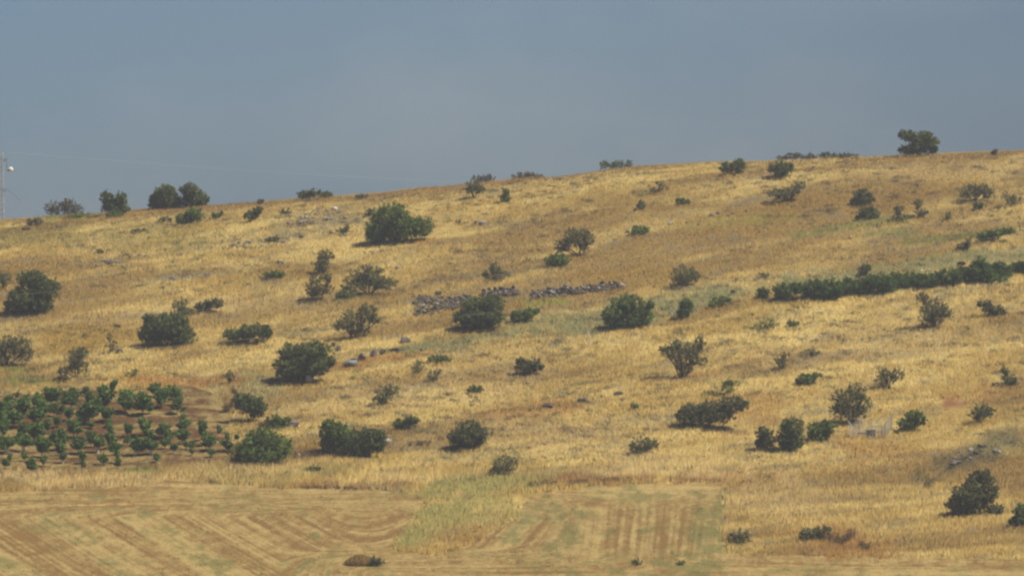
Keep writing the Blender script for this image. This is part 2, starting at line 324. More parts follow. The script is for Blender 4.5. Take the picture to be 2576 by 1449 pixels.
# ------------------------------------------------------------------ dry grass (uncountable)
def grass_mesh(name, x, y, h, w, col, blades, lean=.28, mat='grass', label='', cat='grass'):
    n = len(x); z = zf(x, y) - .03
    X = np.repeat(x, blades) + R.normal(0, .11, n * blades); Y = np.repeat(y, blades) + R.normal(0, .11, n * blades); Z = np.repeat(z, blades)
    H = np.repeat(h, blades) * R.uniform(.55, 1.2, n * blades); Wd = np.repeat(w, blades) * R.uniform(.6, 1.3, n * blades) * .5
    th = R.uniform(0, 2 * np.pi, n * blades); ph = R.uniform(0, 2 * np.pi, n * blades); L = R.uniform(0, lean, n * blades) * H
    dx = np.cos(th) * Wd; dy = np.sin(th) * Wd
    V = np.empty((n * blades, 3, 3), np.float32)
    V[:, 0] = np.stack([X - dx, Y - dy, Z], 1); V[:, 1] = np.stack([X + dx, Y + dy, Z], 1)
    V[:, 2] = np.stack([X + np.cos(ph) * L + L * .25, Y + np.sin(ph) * L, Z + H], 1)
    if name not in ('dry_grass',): col = col * .62
    C = np.repeat(col, blades, 0) * R.uniform(.93, 1.07, (n * blades, 1))
    C = np.repeat(C, 3, 0)
    o = mesh_np(name, V.reshape(-1, 3), np.arange(n * blades * 3).reshape(-1, 3), M[mat], colors=C)
    nn = np.stack([-np.sin(th) * .28, np.cos(th) * .28, np.ones(n * blades)], 1); sg = np.sign(nn[:, 0] * .9 - nn[:, 1] * .3)[:, None]; nn[:, :2] *= sg
    nn /= np.linalg.norm(nn, axis=1)[:, None]; set_normals(o.data, np.repeat(nn, 3, 0))
    tag(o, label, cat, kind='stuff'); return o
N = 620000
D = np.sqrt(R.uniform(603 ** 2, 884 ** 2, N)); U = R.uniform(-.0935, .0935, N); x = U * D; y = D
c, inF, inO, px, py = ground_colour(x, y)
keep = ~(inO & (R.random(N) < .5))
x, y, c, inF, inO, px, py = [q[keep] for q in (x, y, c, inF, inO, px, py)]
hh = .22 + .30 * fbm(x / 7, y / 7, 120, 3) + .12 * fbm(x / 1.5, y / 1.5, 130, 2)
hh *= 1 - .25 * sst(700, 500, py)
verge = sst(1140, 1175, py) * (px < 1850); hh = hh + verge * .28
hh = hh + .12 * sst(1150, 1250, py) * (px >= 1850)
hh = np.where(((px - 1130) / 170) ** 2 + ((py - 1300) / 95) ** 2 < 1, .45 + .2 * fbm(x / 2, y / 2, 133, 2), hh)
hh = np.where(inO, .10 + .12 * fbm(x / 2, y / 2, 131, 2), hh); hh = np.where(((px - 2388) / 38) ** 2 + ((py - 1014) / 15) ** 2 < 1, .04, hh)
hh = np.where(inF, .05 + .06 * R.random(len(x)), hh)
ww = np.where(inF, .05, .055)
grass_mesh('dry_grass', x, y, hh, ww, c, 4, label='golden dry grass and stubble covering the slope and the field')
# darker stalks and weeds standing above the grass
N = 26000
D = np.sqrt(R.uniform(690 ** 2, 872 ** 2, N)); U = R.uniform(-.092, .092, N); x = U * D; y = D
px, py = pxpy(x, y); q = fbm(x / 9, y / 9, 140, 4)
keep = (q > .5) & ~inpoly(px, py, ORCH) & ~inpoly(px, py, FIELD) & (R.random(N) < .75)
x, y, q, px, py = [k[keep] for k in (x, y, q, px, py)]
pal = np.array([lin(112,92,74), lin(128,104,72), lin(96,90,68), lin(110,116,72), lin(134,100,66)])
cc = pal[R.integers(0, 5, len(x))]
grass_mesh('dry_weed', x, y, .30 + .28 * R.random(len(x)), np.full(len(x), .05), cc, 5, lean=.6, label='scattered brown and grey weed stalks among the dry grass', cat='weeds')
# dark tussocks dotted over the slope and a fringe of stalks along the skyline
nc = 3000; D = np.sqrt(R.uniform(692 ** 2, 862 ** 2, nc)); U = R.uniform(-.092, .092, nc)
px, py = pxpy(U * D, D); k = ~inpoly(px, py, ORCH) & ~inpoly(px, py, FIELD) & (fbm(U * D / 14, D / 14, 160, 3) > .42); cx, cy = (U * D)[k], D[k]
sz = R.uniform(.15, .6, len(cx)) ** 1.3 + .1; cnt = (sz * 34).astype(int) + 3
x = np.repeat(cx, cnt) + R.normal(0, 1, cnt.sum()) * np.repeat(sz, cnt); y = np.repeat(cy, cnt) + R.normal(0, .7, cnt.sum()) * np.repeat(sz, cnt)
pal2 = np.array([lin(104,92,76), lin(116,100,70), lin(92,92,66), lin(104,110,70), lin(122,96,66), lin(88,82,74)])
cc = np.repeat(pal2[R.integers(0, 6, len(cx))], cnt, 0)
grass_mesh('dry_tussock', x, y, np.repeat(.3 + sz * .35, cnt) * R.uniform(.8, 1.2, len(x)), np.full(len(x), .06), cc, 4, lean=.8, label='dark weathered tussocks dotted over the golden slope', cat='tussocks')
nf = 3800; D = R.uniform(850, 869, nf); U = R.uniform(-.092, .092, nf); x = U * D; y = D
k = fbm(x / 5, y * 0 + 1, 170, 3) > .40; x, y = x[k], y[k]; hf = np.where(R.random(len(x)) < .03, R.uniform(.8, 1.3, len(x)), R.uniform(.35, .75, len(x)))
grass_mesh('skyline_weed', x, y, hf, np.full(len(x), .04), np.array([lin(124,96,84), lin(140,108,84), lin(110,96,84)])[R.integers(0, 3, len(x))], 3, lean=.25, label='thin reddish weed stalks fringing the skyline', cat='weeds')
# low green regrowth in the stubble and the swale
N = 30000
D = np.sqrt(R.uniform(606 ** 2, 860 ** 2, N)); U = R.uniform(-.092, .092, N); x = U * D; y = D
px, py = pxpy(x, y); fO = inpoly(px, py, ORCH); fF = inpoly(px, py, FIELD)
q = fbm(x / 2.2, y / 3.5, 150, 4)
keep = (fF & (q > .62)) | (fO & (q > .6)) | (~fF & ~fO & (q > .72))
x, y, fF = x[keep], y[keep], fF[keep]
cc = np.array([lin(104,116,66), lin(120,124,72), lin(92,104,64)])[R.integers(0, 3, len(x))]
grass_mesh('green_weed', x, y, np.where(fF, .12, .22) + .1 * R.random(len(x)), np.full(len(x), .08), cc, 4, lean=.9, label='low green weeds sprouting in the stubble and orchard', cat='weeds')

# ------------------------------------------------------------------ shrubs and trees
LC = {'dk': (.128, .124, .058), 'gr': (.120, .158, .042), 'gg': (.155, .152, .074), 'yg': (.21, .22, .065), 'pu': (.12, .10, .07), 'br': (.18, .115, .055), 'og': (.115, .180, .045), 'vg': (.082, .122, .034), 'dg': (.106, .124, .047)}
LC = {k: (v[0] * 1.0, v[1] * 1.03, v[2] * .86) for k, v in LC.items()}
def leaves(C, s, rng, elong=1.7):
    n = len(C); a = rng.normal(size=(n, 3)); a /= np.linalg.norm(a, axis=1)[:, None]
    b = rng.normal(size=(n, 3)); b -= (b * a).sum(1)[:, None] * a; b /= np.linalg.norm(b, axis=1)[:, None]
    s = s * rng.uniform(.6, 1.4, n)[:, None]; a = a * s * .5 * elong; b = b * s * .5
    V = np.stack([C - a, C + b * .9 - a * .1, C + a, C - b * .9 - a * .1], 1).reshape(-1, 3)
    return V, np.arange(n * 4).reshape(-1, 4)
def crown_pts(lobes, rng, dens, origin, sparse):
    """lobes (cx,cy,cz,rx,ry,rz) in metres round the base; sprays of leaves pointing out and up"""
    P = []; T = []; cl = []
    for (cx, cy, cz, rx, ry, rz) in lobes:
        area = max(rx * rz, .02); n = int(max(7, dens * area * (12 if not sparse else 12)))
        d = rng.normal(size=(n, 3)); d /= np.linalg.norm(d, axis=1)[:, None]
        r = rng.uniform(.12, 1, n) ** (.5 if not sparse else .62)
        c = np.array([cx, cy, cz]) + d * np.array([rx, ry, rz]) * r[:, None]
        ax = c - origin; ax /= np.linalg.norm(ax, axis=1)[:, None] + 1e-6; ax[:, 2] += .35; ax += rng.normal(0, .35, (n, 3))
        ax /= np.linalg.norm(ax, axis=1)[:, None]
        k8 = rng.random(n) < (.16 if sparse else .10); c = np.where(k8[:, None], np.array([cx, cy, cz]) + (c - np.array([cx, cy, cz])) * rng.uniform(1.0, 1.3, n)[:, None], c)
        sz = min(1.0, math.sqrt(rx * rz) / 1.2)
        L = rng.uniform(.3, .75, n) * (sz * .55 + .25) * (1.25 if sparse else 1)
        m = 22 if not sparse else 13
        t = rng.uniform(-.5, .6, (n, m, 1)); th = (.13 if not sparse else .085) * (sz * .7 + .3)
        pts = c[:, None, :] + ax[:, None, :] * L[:, None, None] * t + rng.normal(0, th, (n, m, 3))
        P.append(pts.reshape(-1, 3)); T.append(np.repeat(rng.uniform(.5, 1.6, n), m)); cl.append(c)
        # long shoots that stick out of the crown, mostly upward
        ns = int(5 + 9 * min(2.0, rx)); d = rng.normal(size=(ns, 3)); d[:, 2] = np.abs(d[:, 2]) * 1.1 - .15; d /= np.linalg.norm(d, axis=1)[:, None]
        c2 = np.array([cx, cy, cz]) + d * np.array([rx, ry, rz]) * .8; ax = d + rng.normal(0, .22, (ns, 3)); ax[:, 2] += .35; ax /= np.linalg.norm(ax, axis=1)[:, None]
        L2 = rng.uniform(.25, .75, ns) * (.35 + .5 * sz); t = rng.random((ns, 20, 1)) ** .8
        th2 = (.10 * (sz * .7 + .3)) * (1.15 - t)
        pts = c2[:, None, :] + ax[:, None, :] * L2[:, None, None] * t + rng.normal(0, 1, (ns, 20, 3)) * th2
        P.append(pts.reshape(-1, 3)); T.append(np.repeat(rng.uniform(.75, 1.3, ns), 20))
    return np.vstack(P), np.concatenate(T), np.vstack(cl)
BASES = []
def make_shrub(name, label, cat, colour, style, base, lobes, group=None, hedge=False):
    """style: d dense, s sparse, t open tree with trunks, l low scrub"""
    rng = np.random.default_rng(abs(hash((round(base[0]), round(base[1])))) % 99991)
    p, m = at(*base); BASES.append((p[0], p[1], max(l[2] for l in lobes) * m, (max(l[0] + l[2] for l in lobes) + min(l[0] - l[2] for l in lobes) - 2 * base[0]) * m / 2, (max(l[0] + l[2] for l in lobes) - min(l[0] - l[2] for l in lobes)) * m / 2))
    L = []
    for (lx, ly, rx, ry) in lobes:
        cx = (lx - base[0]) * m; cz = (base[1] - ly) * m; X = rx * m; Zr = ry * m
        X *= 1.28 if hedge else 1.06; Zr *= .9 if hedge else 1.04; L.append((cx, rng.uniform(-.25, .25) * X, cz, X, min(X, max(Zr * 1.3, X * .75)), Zr))
    sparse = style in 'st'; wid = max(l[3] for l in L)
    root = empty(name, p)
    P, tone, cl = crown_pts(L, rng, {'d': 4.6, 's': 4.2, 't': 4.4, 'l': 4.6}[style], np.array([0, 0, -.3]), sparse)
    if style == 't':   # leave the underside airy so the trunks show
        zlow = min(l[2] - l[5] for l in L); k = P[:, 2] > max(.25, zlow - .1); P, tone = P[k], tone[k]
    k = P[:, 2] > .0; P, tone = P[k], tone[k]
    ls = (.15 if wid > 1 else .12) * (.8 if sparse else 1)
    V, F = leaves(P, ls, rng)
    col = np.array(LC[colour]) * (tone * rng.uniform(.85, 1.15, len(P)))[:, None]
    hue = rng.uniform(-.12, .12, (len(P), 1)); col = col * np.concatenate([1 + hue, 1 + hue * .2, 1 - hue], 1)
    mesh_np('crown' if style == 't' or wid > 1.3 else 'foliage', V, F, M['leaf'], root, colors=np.repeat(col, 4, 0))
    G = Geo(); H = max(l[2] for l in L) + .2
    ns = {'t': 4, 's': 5, 'd': 4, 'l': 3}[style]; rt = (.05 + .035 * wid) * (1.15 if style == 't' else .7)
    for i in range(max(ns, len(L))):
        l = L[i % len(L)]; tgt = np.array([l[0], l[1], l[2]]) + rng.normal(0, .35, 3) * np.array([l[3], l[4], l[5]])
        b0 = np.array([rng.normal(0, .06 + .05 * wid), rng.normal(0, .08), -.15])
        mid = b0 * .6 + tgt * .4 + rng.normal(0, .08 * wid, 3); mid[2] = max(mid[2], tgt[2] * .42)
        G.tube([b0, (b0 + mid) / 2 + rng.normal(0, .03 * wid, 3), mid, tgt], [rt * rng.uniform(.7, 1.1), rt * .75, rt * .55, rt * .22])
        near = np.argsort(((cl - tgt) ** 2).sum(1))[::max(1, len(cl) // 90)][:14 if wid > .8 else 5]
        for j in near:
            s0 = mid + (tgt - mid) * rng.uniform(0, .9); e = cl[j]
            G.tube([s0, (s0 + e) / 2 + np.array([0, 0, .06]), e], [rt * .3, rt * .2, .012], 3)
    G.build('trunk' if (style == 't' or wid > 1.3) else 'stem', M['bark'], root)
    return tag(root, label, cat, group)

SH = """
shrub|low grey-purple bush on the skyline, nearest the pylon|bush|pu|s|162,541|138,520,24,17;172,512,22,15;185,525,26,14;215,537,16,5
low_bush|yellow-green mound at the foot of the skyline bush nearest the pylon|bush|yg|l|195,553|195,546,26,7
tree|squarish single tree on the left skyline|tree|dg|d|288,543|270,502,16,19;304,505,16,20;288,525,30,16;312,528,14,12
low_bush|green bush growing at the foot of the squarish skyline tree|bush|gr|l|288,549|290,541,20,8
low_bush|small dark bush just below the skyline beside the pylon|bush|pu|d|88,571|76,561,8,9;95,560,13,10
tree|left tree of the touching pair on the left skyline|tree|dg|d|415,525|415,482,26,20;424,500,28,22;440,508,18,14;395,512,20,12;388,497,12,10
tree|right tree of the touching pair on the left skyline|tree|dg|d|485,525|478,482,24,18;490,500,28,20;510,505,16,14;465,508,18,14
shrub|round green bush below the pair of skyline trees|bush|gr|d|480,567|490,541,25,15;465,553,22,13
low_bush|very small dark bush left of the round green one under the paired trees|bush|dg|l|415,562|415,554,13,8
low_bush|small green bush right of the round one under the paired trees|bush|dg|l|548,552|548,543,14,9
shrub|dark leaning bush below a dark tuft on the skyline|bush|dk|d|635,560|632,545,17,12;650,531,12,10
low_bush|tiny dark tuft on the skyline above the dark leaning bush|bush|pu|l|655,517|655,510,9,6
low_bush|thin grey bush on the slope below the skyline left of the rock outcrop|bush|dk|s|717,545|717,535,14,9
shrub|long flat bush lying along the skyline|bush|dk|d|790,500|765,489,18,9;790,485,24,8;822,489,17,7
low_bush|faint olive tuft just under the skyline right of the long flat bush|bush|gg|l|912,502|912,496,16,6
shrub|largest bush of the upper slope, round and green|bush|gr|d|985,612|990,545,42,30;955,575,36,34;1008,575,46,32;1058,572,32,22;945,595,24,16
low_bush|small grey bush touching the top left of the largest upper bush|bush|gg|d|935,546|935,536,18,8
tree|small tree with a short bare trunk near the middle of the skyline|tree|dk|t|1192,501|1193,470,20,14;1207,478,14,10;1178,480,12,7
shrub|thin dark bush on the skyline behind the short trunked tree|bush|pu|s|1217,458|1200,448,16,8;1228,446,20,7
shrub|narrow upright two-part bush right of the short trunked tree|bush|gr|d|1270,513|1271,484,9,10;1269,501,15,11
shrub|thin low dark bush on the skyline right of the middle|bush|pu|s|1325,452|1300,445,14,5;1325,441,20,8;1350,445,16,5
shrub|dark spread bush on the skyline with a tuft at its right end|bush|dg|s|1550,427|1528,414,20,10;1556,412,18,9;1582,412,9,9
shrub|dark double bush just under the skyline, left of the round one|bush|dg|d|1845,442|1830,424,18,14;1860,420,18,16
shrub|round dark bush just under the skyline with a flat base|bush|dg|d|1965,447|1965,426,33,18
shrub|long dark low thicket along the right skyline|bush|pu|s|2060,402|1975,396,22,6;2000,391,16,10;2045,394,30,6;2090,391,30,7;2130,393,32,6
tree|lone large tree on the right skyline with a notch in its left side|tree|dg|d|2312,391|2283,338,22,13;2322,345,26,16;2342,358,20,14;2310,368,34,14;2282,375,22,10;2348,376,12,8
low_bush|tiny dark bush on the skyline right of the lone large tree|bush|pu|d|2504,393|2504,386,10,7
shrub|small grey upright bush with a green foot on the upper slope|bush|gg|s|1655,486|1660,469,12,12;1648,479,15,6
low_bush|very small round dark bush on the upper slope|bush|dg|d|1612,530|1612,518,12,11
low_bush|flat bright green bush right of the very small round dark one|bush|gr|l|1717,518|1717,510,18,8
low_bush|flat green bush standing alone in straw on the upper right slope|bush|gr|l|1610,594|1610,582,27,11
shrub|windswept bush rising to the right below the round skyline bush|bush|dk|s|1985,509|1950,489,22,10;1983,487,30,15;2012,471,20,12
shrub|dark leaning bush rising to the right above the dark low dome|bush|dk|d|2165,518|2168,495,20,16;2185,505,16,9;2152,509,12,8
shrub|dark dome-shaped bush with a long flat shadow side|bush|dg|d|2187,553|2187,537,24,16;2165,548,14,4
shrub|narrow dark bush just right of the dome-shaped bush|bush|dk|s|2260,561|2260,530,12,13;2262,550,20,10
shrub|narrow grey-green bush second to the right of the dome-shaped bush|bush|dk|s|2313,548|2308,515,14,13;2318,538,18,10
shrub|wide dark bush near the right edge below the skyline|bush|dk|s|2453,509|2440,486,28,19;2465,478,26,16;2485,488,18,12
low_bush|small flat dark bush below the wide dark bush near the right edge|bush|dg|l|2463,528|2463,520,18,7
shrub|sparse bush closest to the right edge of the upper slope|bush|dk|s|2540,523|2535,500,16,16;2555,508,16,12
low_bush|small dull green bush left of the right edge, on the upper slope|bush|gr|s|2385,555|2385,545,15,9
shrub|long low green thicket at the right side above the green strip|bush|gr|d|2490,610|2475,599,20,10;2500,590,26,10;2535,582,18,7
shrub|small pointed dark bush just below the long low green thicket|bush|dk|d|2425,633|2423,622,16,9;2436,611,9,10
tree|umbrella-shaped tree with bare branching trunks in mid slope|tree|dk|t|1460,645|1450,592,34,16;1475,600,24,15;1428,612,32,12;1410,628,16,8;1468,620,22,12
shrub|green dome bush at the foot of the umbrella-shaped tree|bush|gr|d|1402,674|1403,657,32,16
shrub|see-through round bush right of the stone wall ruin|bush|gg|s|1720,720|1722,690,32,24;1708,708,20,12;1745,700,14,14
shrub|sparse dark bush just above the stone wall ruin|bush|dk|s|1248,708|1250,692,30,14;1244,676,12,14;1224,694,12,8
shrub|small upright dark tree with thin legs left of the big pair of mid slope|tree|dk|t|812,692|818,646,22,16;810,665,20,16;806,680,16,8
tree|grey wispy tree standing below the small upright dark tree|tree|dk|t|808,757|798,718,28,22;820,700,14,14;790,738,22,12;822,730,18,10
tree|broad spreading tree with a forked trunk in mid slope|tree|dk|t|932,744|930,688,38,22;900,710,38,20;965,715,38,16;935,712,42,22;870,728,16,8
low_bush|bright green bush at the foot of the broad spreading tree|bush|gr|l|868,753|868,743,26,9
low_bush|flat green bush alone on the slope left of the small upright dark tree|bush|gr|l|690,703|690,693,28,9
tree|large dark bush near the left edge with a wispy top|bush|dg|d|85,788|80,703,38,22;115,728,36,26;60,752,38,30;90,765,48,22;30,770,22,14
shrub|sparse brownish bush cut by the left edge beside the large dark bush|bush|dk|s|8,726|10,703,18,16
shrub|upright wispy grey bush behind the large round bush|bush|gg|s|455,800|455,772,20,22;468,788,20,12
shrub|low dark green bush right of the upright wispy grey one|bush|dk|d|525,787|510,772,20,12;540,764,20,12
tree|large round dense dark bush in the left middle of the slope|bush|dg|d|420,874|420,825,56,34;385,840,36,26;455,845,36,26;375,802,16,12;430,810,40,22
shrub|long low dome bush right of the large round bush|bush|dg|d|625,862|600,843,36,15;640,834,44,17;668,840,22,11
tree|feathery bush with branches reaching up to the right, mid slope|tree|dk|t|893,854|893,805,42,24;860,822,26,14;928,782,24,16;945,805,18,12;900,832,28,16
shrub|tiny thin upright bush in two clumps right of the sparse tree|bush|dk|s|278,888|276,850,8,10;282,872,14,14
tree|tree with thin visible trunk cut by the left edge|tree|dk|t|18,922|15,870,34,26;50,872,34,24;60,895,28,16;5,900,24,14
tree|see-through small tree with two thin trunks above the orchard|tree|gg|t|192,955|190,900,26,20;205,890,18,14;165,932,18,12;200,925,24,14
low_bush|small dark bush at the foot of the see-through small tree|bush|pu|l|160,963|160,952,13,8
tree|largest dark bush of the lower middle, with a white stone at its foot|bush|dg|d|755,962|735,890,32,26;790,885,44,26;725,925,40,28;785,920,46,26;752,938,44,22;830,912,14,14
tree|large dark green bush in front of the stone wall ruin|bush|dg|d|1205,828|1195,775,34,28;1240,768,30,24;1170,800,30,20;1220,800,50,20;1200,812,40,16
shrub|smaller green bush right of the large one in front of the wall ruin|bush|gr|d|1318,812|1312,796,30,14;1338,786,18,8
tree|large round green bush in the green strip right of the wall ruin|bush|gr|d|1575,828|1580,765,38,22;1550,795,36,26;1600,795,42,24;1575,810,50,18;1632,770,16,10
shrub|small leaning green bush right of the large round one in the green strip|bush|gr|d|1725,802|1728,768,18,15;1722,788,20,12
low_bush|small green bush leaning right, left end of the row toward the hedge|bush|gr|d|1808,775|1800,764,16,11;1822,755,16,7
low_bush|round dark bush standing alone just left of the hedge|bush|vg|d|1918,753|1918,740,19,13
hedge_tree|leftmost dark tree of the hedge row in the green strip|tree|vg|d|1985,756|1975,730,24,20;2005,727,20,15;1965,745,14,12
hedge_tree|wide round tree, second from the left in the hedge row|tree|vg|d|2070,757|2050,728,26,24;2085,724,32,22;2070,742,40,16
hedge_tree|low tree with a pointed top, third from the left in the hedge row|tree|vg|d|2138,744|2135,722,18,18;2122,735,18,12;2133,708,8,10
hedge_tree|fourth tree from the left in the hedge row, between two larger ones|tree|vg|d|2170,742|2168,720,24,18;2160,733,26,12
hedge_tree|fifth tree from the left in the hedge row, with pale stems below|tree|vg|d|2218,738|2215,707,34,18;2222,722,30,14
hedge_tree|sixth tree from the left in the hedge row|tree|vg|d|2262,728|2258,703,26,18;2270,716,26,12
hedge_tree|seventh tree of the hedge row, left of the white sheet|tree|vg|d|2302,725|2300,702,26,16;2310,714,26,12
hedge_tree|eighth tree of the hedge row, under the white sheet|tree|vg|d|2342,727|2345,704,28,16;2335,715,28,12
hedge_tree|ninth tree of the hedge row, left of the tallest ones|tree|vg|d|2390,719|2390,694,28,18;2400,705,24,14
hedge_tree|tenth tree of the hedge row, touching the tallest one|tree|vg|d|2425,712|2423,690,20,18;2430,700,20,12
hedge_tree|tallest tree of the hedge row, with a peaked top|tree|vg|d|2465,712|2462,680,28,22;2465,665,14,13;2470,695,32,14
hedge_tree|second tree from the right end of the hedge row|tree|vg|d|2515,700|2512,680,28,16;2520,690,26,10;2512,668,12,8
hedge_tree|last tree of the hedge row at the right edge|tree|vg|d|2560,690|2562,675,26,15;2575,668,20,12
low_bush|lighter green bush in front of the tallest hedge tree|bush|gr|l|2500,714|2500,704,34,9
low_bush|small lone dark tree leaning right just above the hedge row|bush|dg|d|2172,697|2172,684,14,11;2180,673,11,9
shrub|airy bush with fanned branches below the hedge row|bush|dk|t|2348,826|2352,775,34,22;2320,752,16,14;2350,795,40,16;2375,790,22,14;2342,812,26,10
shrub|dark wedge-shaped bush near the right edge below the hedge row|bush|dk|d|2495,798|2478,768,18,10;2500,783,26,12;2515,789,16,7
tree|vase-shaped tree with many stems and a raised right wing|tree|dk|t|1718,955|1700,890,36,16;1675,880,18,10;1740,885,28,24;1762,862,13,22;1720,922,26,20;1762,910,18,9;1705,870,20,14
shrub|dark ragged bush in the open straw of the middle|bush|dk|d|1325,945|1325,925,28,15;1308,908,9,10;1345,915,16,12;1355,925,14,8
low_bush|small grey pointed bush right of the vase-shaped tree|bush|dk|s|1967,931|1965,910,17,11;1975,896,11,10;1970,922,10,8
low_bush|small pale green thin bush above and right of the grey pointed one|bush|gg|s|2040,899|2040,888,20,10
low_bush|bright green low bush in the straw, pointed at its right end|bush|gr|d|2027,971|2025,957,24,13;2050,947,18,6
shrub|spiky thin bush above the tall bush by the wire enclosure|bush|dk|s|2235,980|2225,957,24,17;2255,945,18,14;2225,940,14,12
shrub|small dark bush with a tall left shoot near the right edge|bush|dk|d|2540,971|2538,955,18,13;2528,935,10,10;2552,963,12,7
shrub|round ragged bush of mixed green and brown in the middle straw|bush|gg|s|968,1021|965,990,22,22;985,980,16,14;958,1008,20,12
low_bush|small green tuft left of the ragged bush foot, up the slope|bush|gg|s|1050,940|1050,925,17,14
low_bush|flat green weeds under the brown bank by the boulders|bush|gr|l|1105,912|1105,905,30,7
low_bush|tiny dark green dome in the open straw of the middle|bush|gr|d|1197,991|1197,982,19,9
shrub|small dark green bush in the straw left of the spreading dark one|bush|dg|d|1018,1085|1018,1068,24,14;1035,1058,18,9;1002,1072,14,8
shrub|spreading dark bush in the lower middle of the slope|bush|dk|d|1178,1129|1180,1080,30,20;1160,1100,34,18;1205,1092,28,16;1178,1108,44,14
tree|round green tree at the right end of the orchard with a bare trunk|tree|dg|d|628,1064|628,1020,36,24;610,1010,22,18;645,1028,22,20
low_bush|small upright tree above the brown stalks by the orchard|bush|dk|t|575,968|572,945,13,12;582,952,9,8
tree|large leafy green bush at the lower right corner of the orchard|bush|gr|d|662,1170|660,1105,42,26;625,1130,36,28;695,1125,42,28;660,1142,64,24;600,1150,16,12
shrub|green bush behind the large leafy bush at the orchard corner|bush|gr|d|695,1082|692,1062,24,16;712,1058,20,8;700,1078,24,14
tree|bright green half of the double bush below the middle slope|bush|gr|d|842,1142|838,1085,34,26;860,1100,32,24;835,1118,30,20;828,1066,16,12
tree|dark rounded half of the double bush below the middle slope|bush|dg|d|915,1155|915,1110,48,32;940,1100,28,18;895,1130,40,22;950,1120,20,14
shrub|small dark bush at the edge of the pale grass, lower right of middle|bush|dk|s|1612,1144|1612,1118,28,18;1605,1130,28,10;1640,1120,18,12
tree|wide dark bush with flat layered crown, lower right|bush|dk|d|1780,1078|1750,1035,44,20;1800,1028,42,18;1845,1020,36,20;1740,1055,36,16;1800,1048,40,16;1715,1045,16,10
low_bush|yellow-green bush behind the wide dark layered one|bush|yg|s|1812,1000|1795,992,26,8;1830,982,18,9
low_bush|small bright green tuft above the wide dark layered bush|bush|gr|l|1838,974|1838,966,19,7
tree|tall grey-green tree above the wire enclosure|tree|dk|t|2140,1068|2125,1005,36,28;2155,990,24,26;2170,1015,26,20;2120,1035,34,22;2155,1040,26,18
tree|green bush left of the wire enclosure at the foot of the tall tree|bush|gr|d|2065,1112|2062,1085,30,22;2080,1075,22,16;2050,1098,24,14
tree|dark upright bush, middle one of three left of the wire enclosure|bush|dg|d|1990,1136|1992,1075,28,24;1985,1100,32,22;1990,1118,28,18
shrub|small green bush, leftmost of three left of the wire enclosure|bush|dg|d|1925,1132|1922,1092,20,14;1930,1110,20,16;1915,1118,14,12
shrub|bright green bush right of the wire enclosure|bush|gr|d|2292,1086|2300,1048,22,14;2285,1066,28,14;2320,1058,12,10
shrub|grey-green bush below the bare reddish soil|bush|dg|s|2470,1064|2472,1035,26,18;2458,1048,20,12;2490,1040,14,12
tree|large dark leaning bush near the lower right edge|bush|dk|d|2440,1298|2465,1215,36,26;2435,1245,44,28;2420,1270,42,20;2490,1240,22,20;2455,1262,46,24;2470,1200,26,16;2505,1282,20,12
tree|dark bush cut off by the lower right edge|bush|vg|d|2568,1328|2568,1292,20,22;2560,1312,22,12
shrub|spiky dry olive bush at the right end of the stubble field|bush|gg|s|1862,1374|1862,1352,26,18;1850,1364,24,10
shrub|green core of the tangled brown thicket, lower right|bush|gg|d|2045,1362|2042,1345,30,13;2070,1335,20,9
shrub|hazy grey-olive bush at the upper edge of the mown field|bush|gg|s|1266,1198|1270,1168,32,20;1258,1185,26,12
low_bush|tiny bright green tuft in open straw, right of middle|bush|yg|l|1600,1029|1600,1022,12,6
low_bush|yellow-green patch bush above the open straw at right|bush|yg|s|1925,832|1935,816,26,10;1905,827,22,5
low_bush|small dark tuft right of the yellow-green patch bush|bush|gr|d|1995,824|1996,815,14,8
low_bush|thin green bush above the orchard's right part|bush|gr|s|330,952|326,946,14,6;340,938,8,8
low_bush|dark green low bush above the field edge, left of the brown grass|bush|dg|l|790,1188|790,1182,22,6
low_bush|small rounded green bush in the stubble at lower right|bush|yg|l|1712,1420|1712,1416,9,4
low_bush|small green tuft in the stubble below the vertical furrows|bush|yg|l|1604,1420|1604,1415,12,5
low_bush|small dark tuft on the brown slope left of the umbrella tree|bush|dk|s|1155,565|1155,560,8,5
shrub|thin feathery bush in pale straw right of the ragged mixed bush|bush|gg|s|1093,962|1088,948,16,14;1102,938,10,7
low_bush|small dark bush growing between pale rocks, upper left|bush|dk|d|690,612|688,605,13,8
low_bush|dark bush in the rock outcrop above the small upright dark tree|bush|dk|s|865,590|862,583,16,7;872,575,7,8
low_bush|low grey weed bush on the olive slope near the left skyline|bush|dk|l|350,588|350,583,20,5
low_bush|small dark tuft left of centre on the upper left slope|bush|dk|l|250,640|250,634,9,6
low_bush|pale thin bush just above the hedge's left end|bush|gg|s|1925,700|1920,694,16,8
"""
for ln in SH.strip().splitlines():
    nm, lb, ct, co, sty, ba, lo = ln.split('|')
    make_shrub(nm, lb, ct, co, sty, tuple(map(float, ba.split(','))), [tuple(map(float, q.split(','))) for q in lo.split(';')],
               'dark trees of the hedge row' if nm == 'hedge_tree' else None, nm == 'hedge_tree')

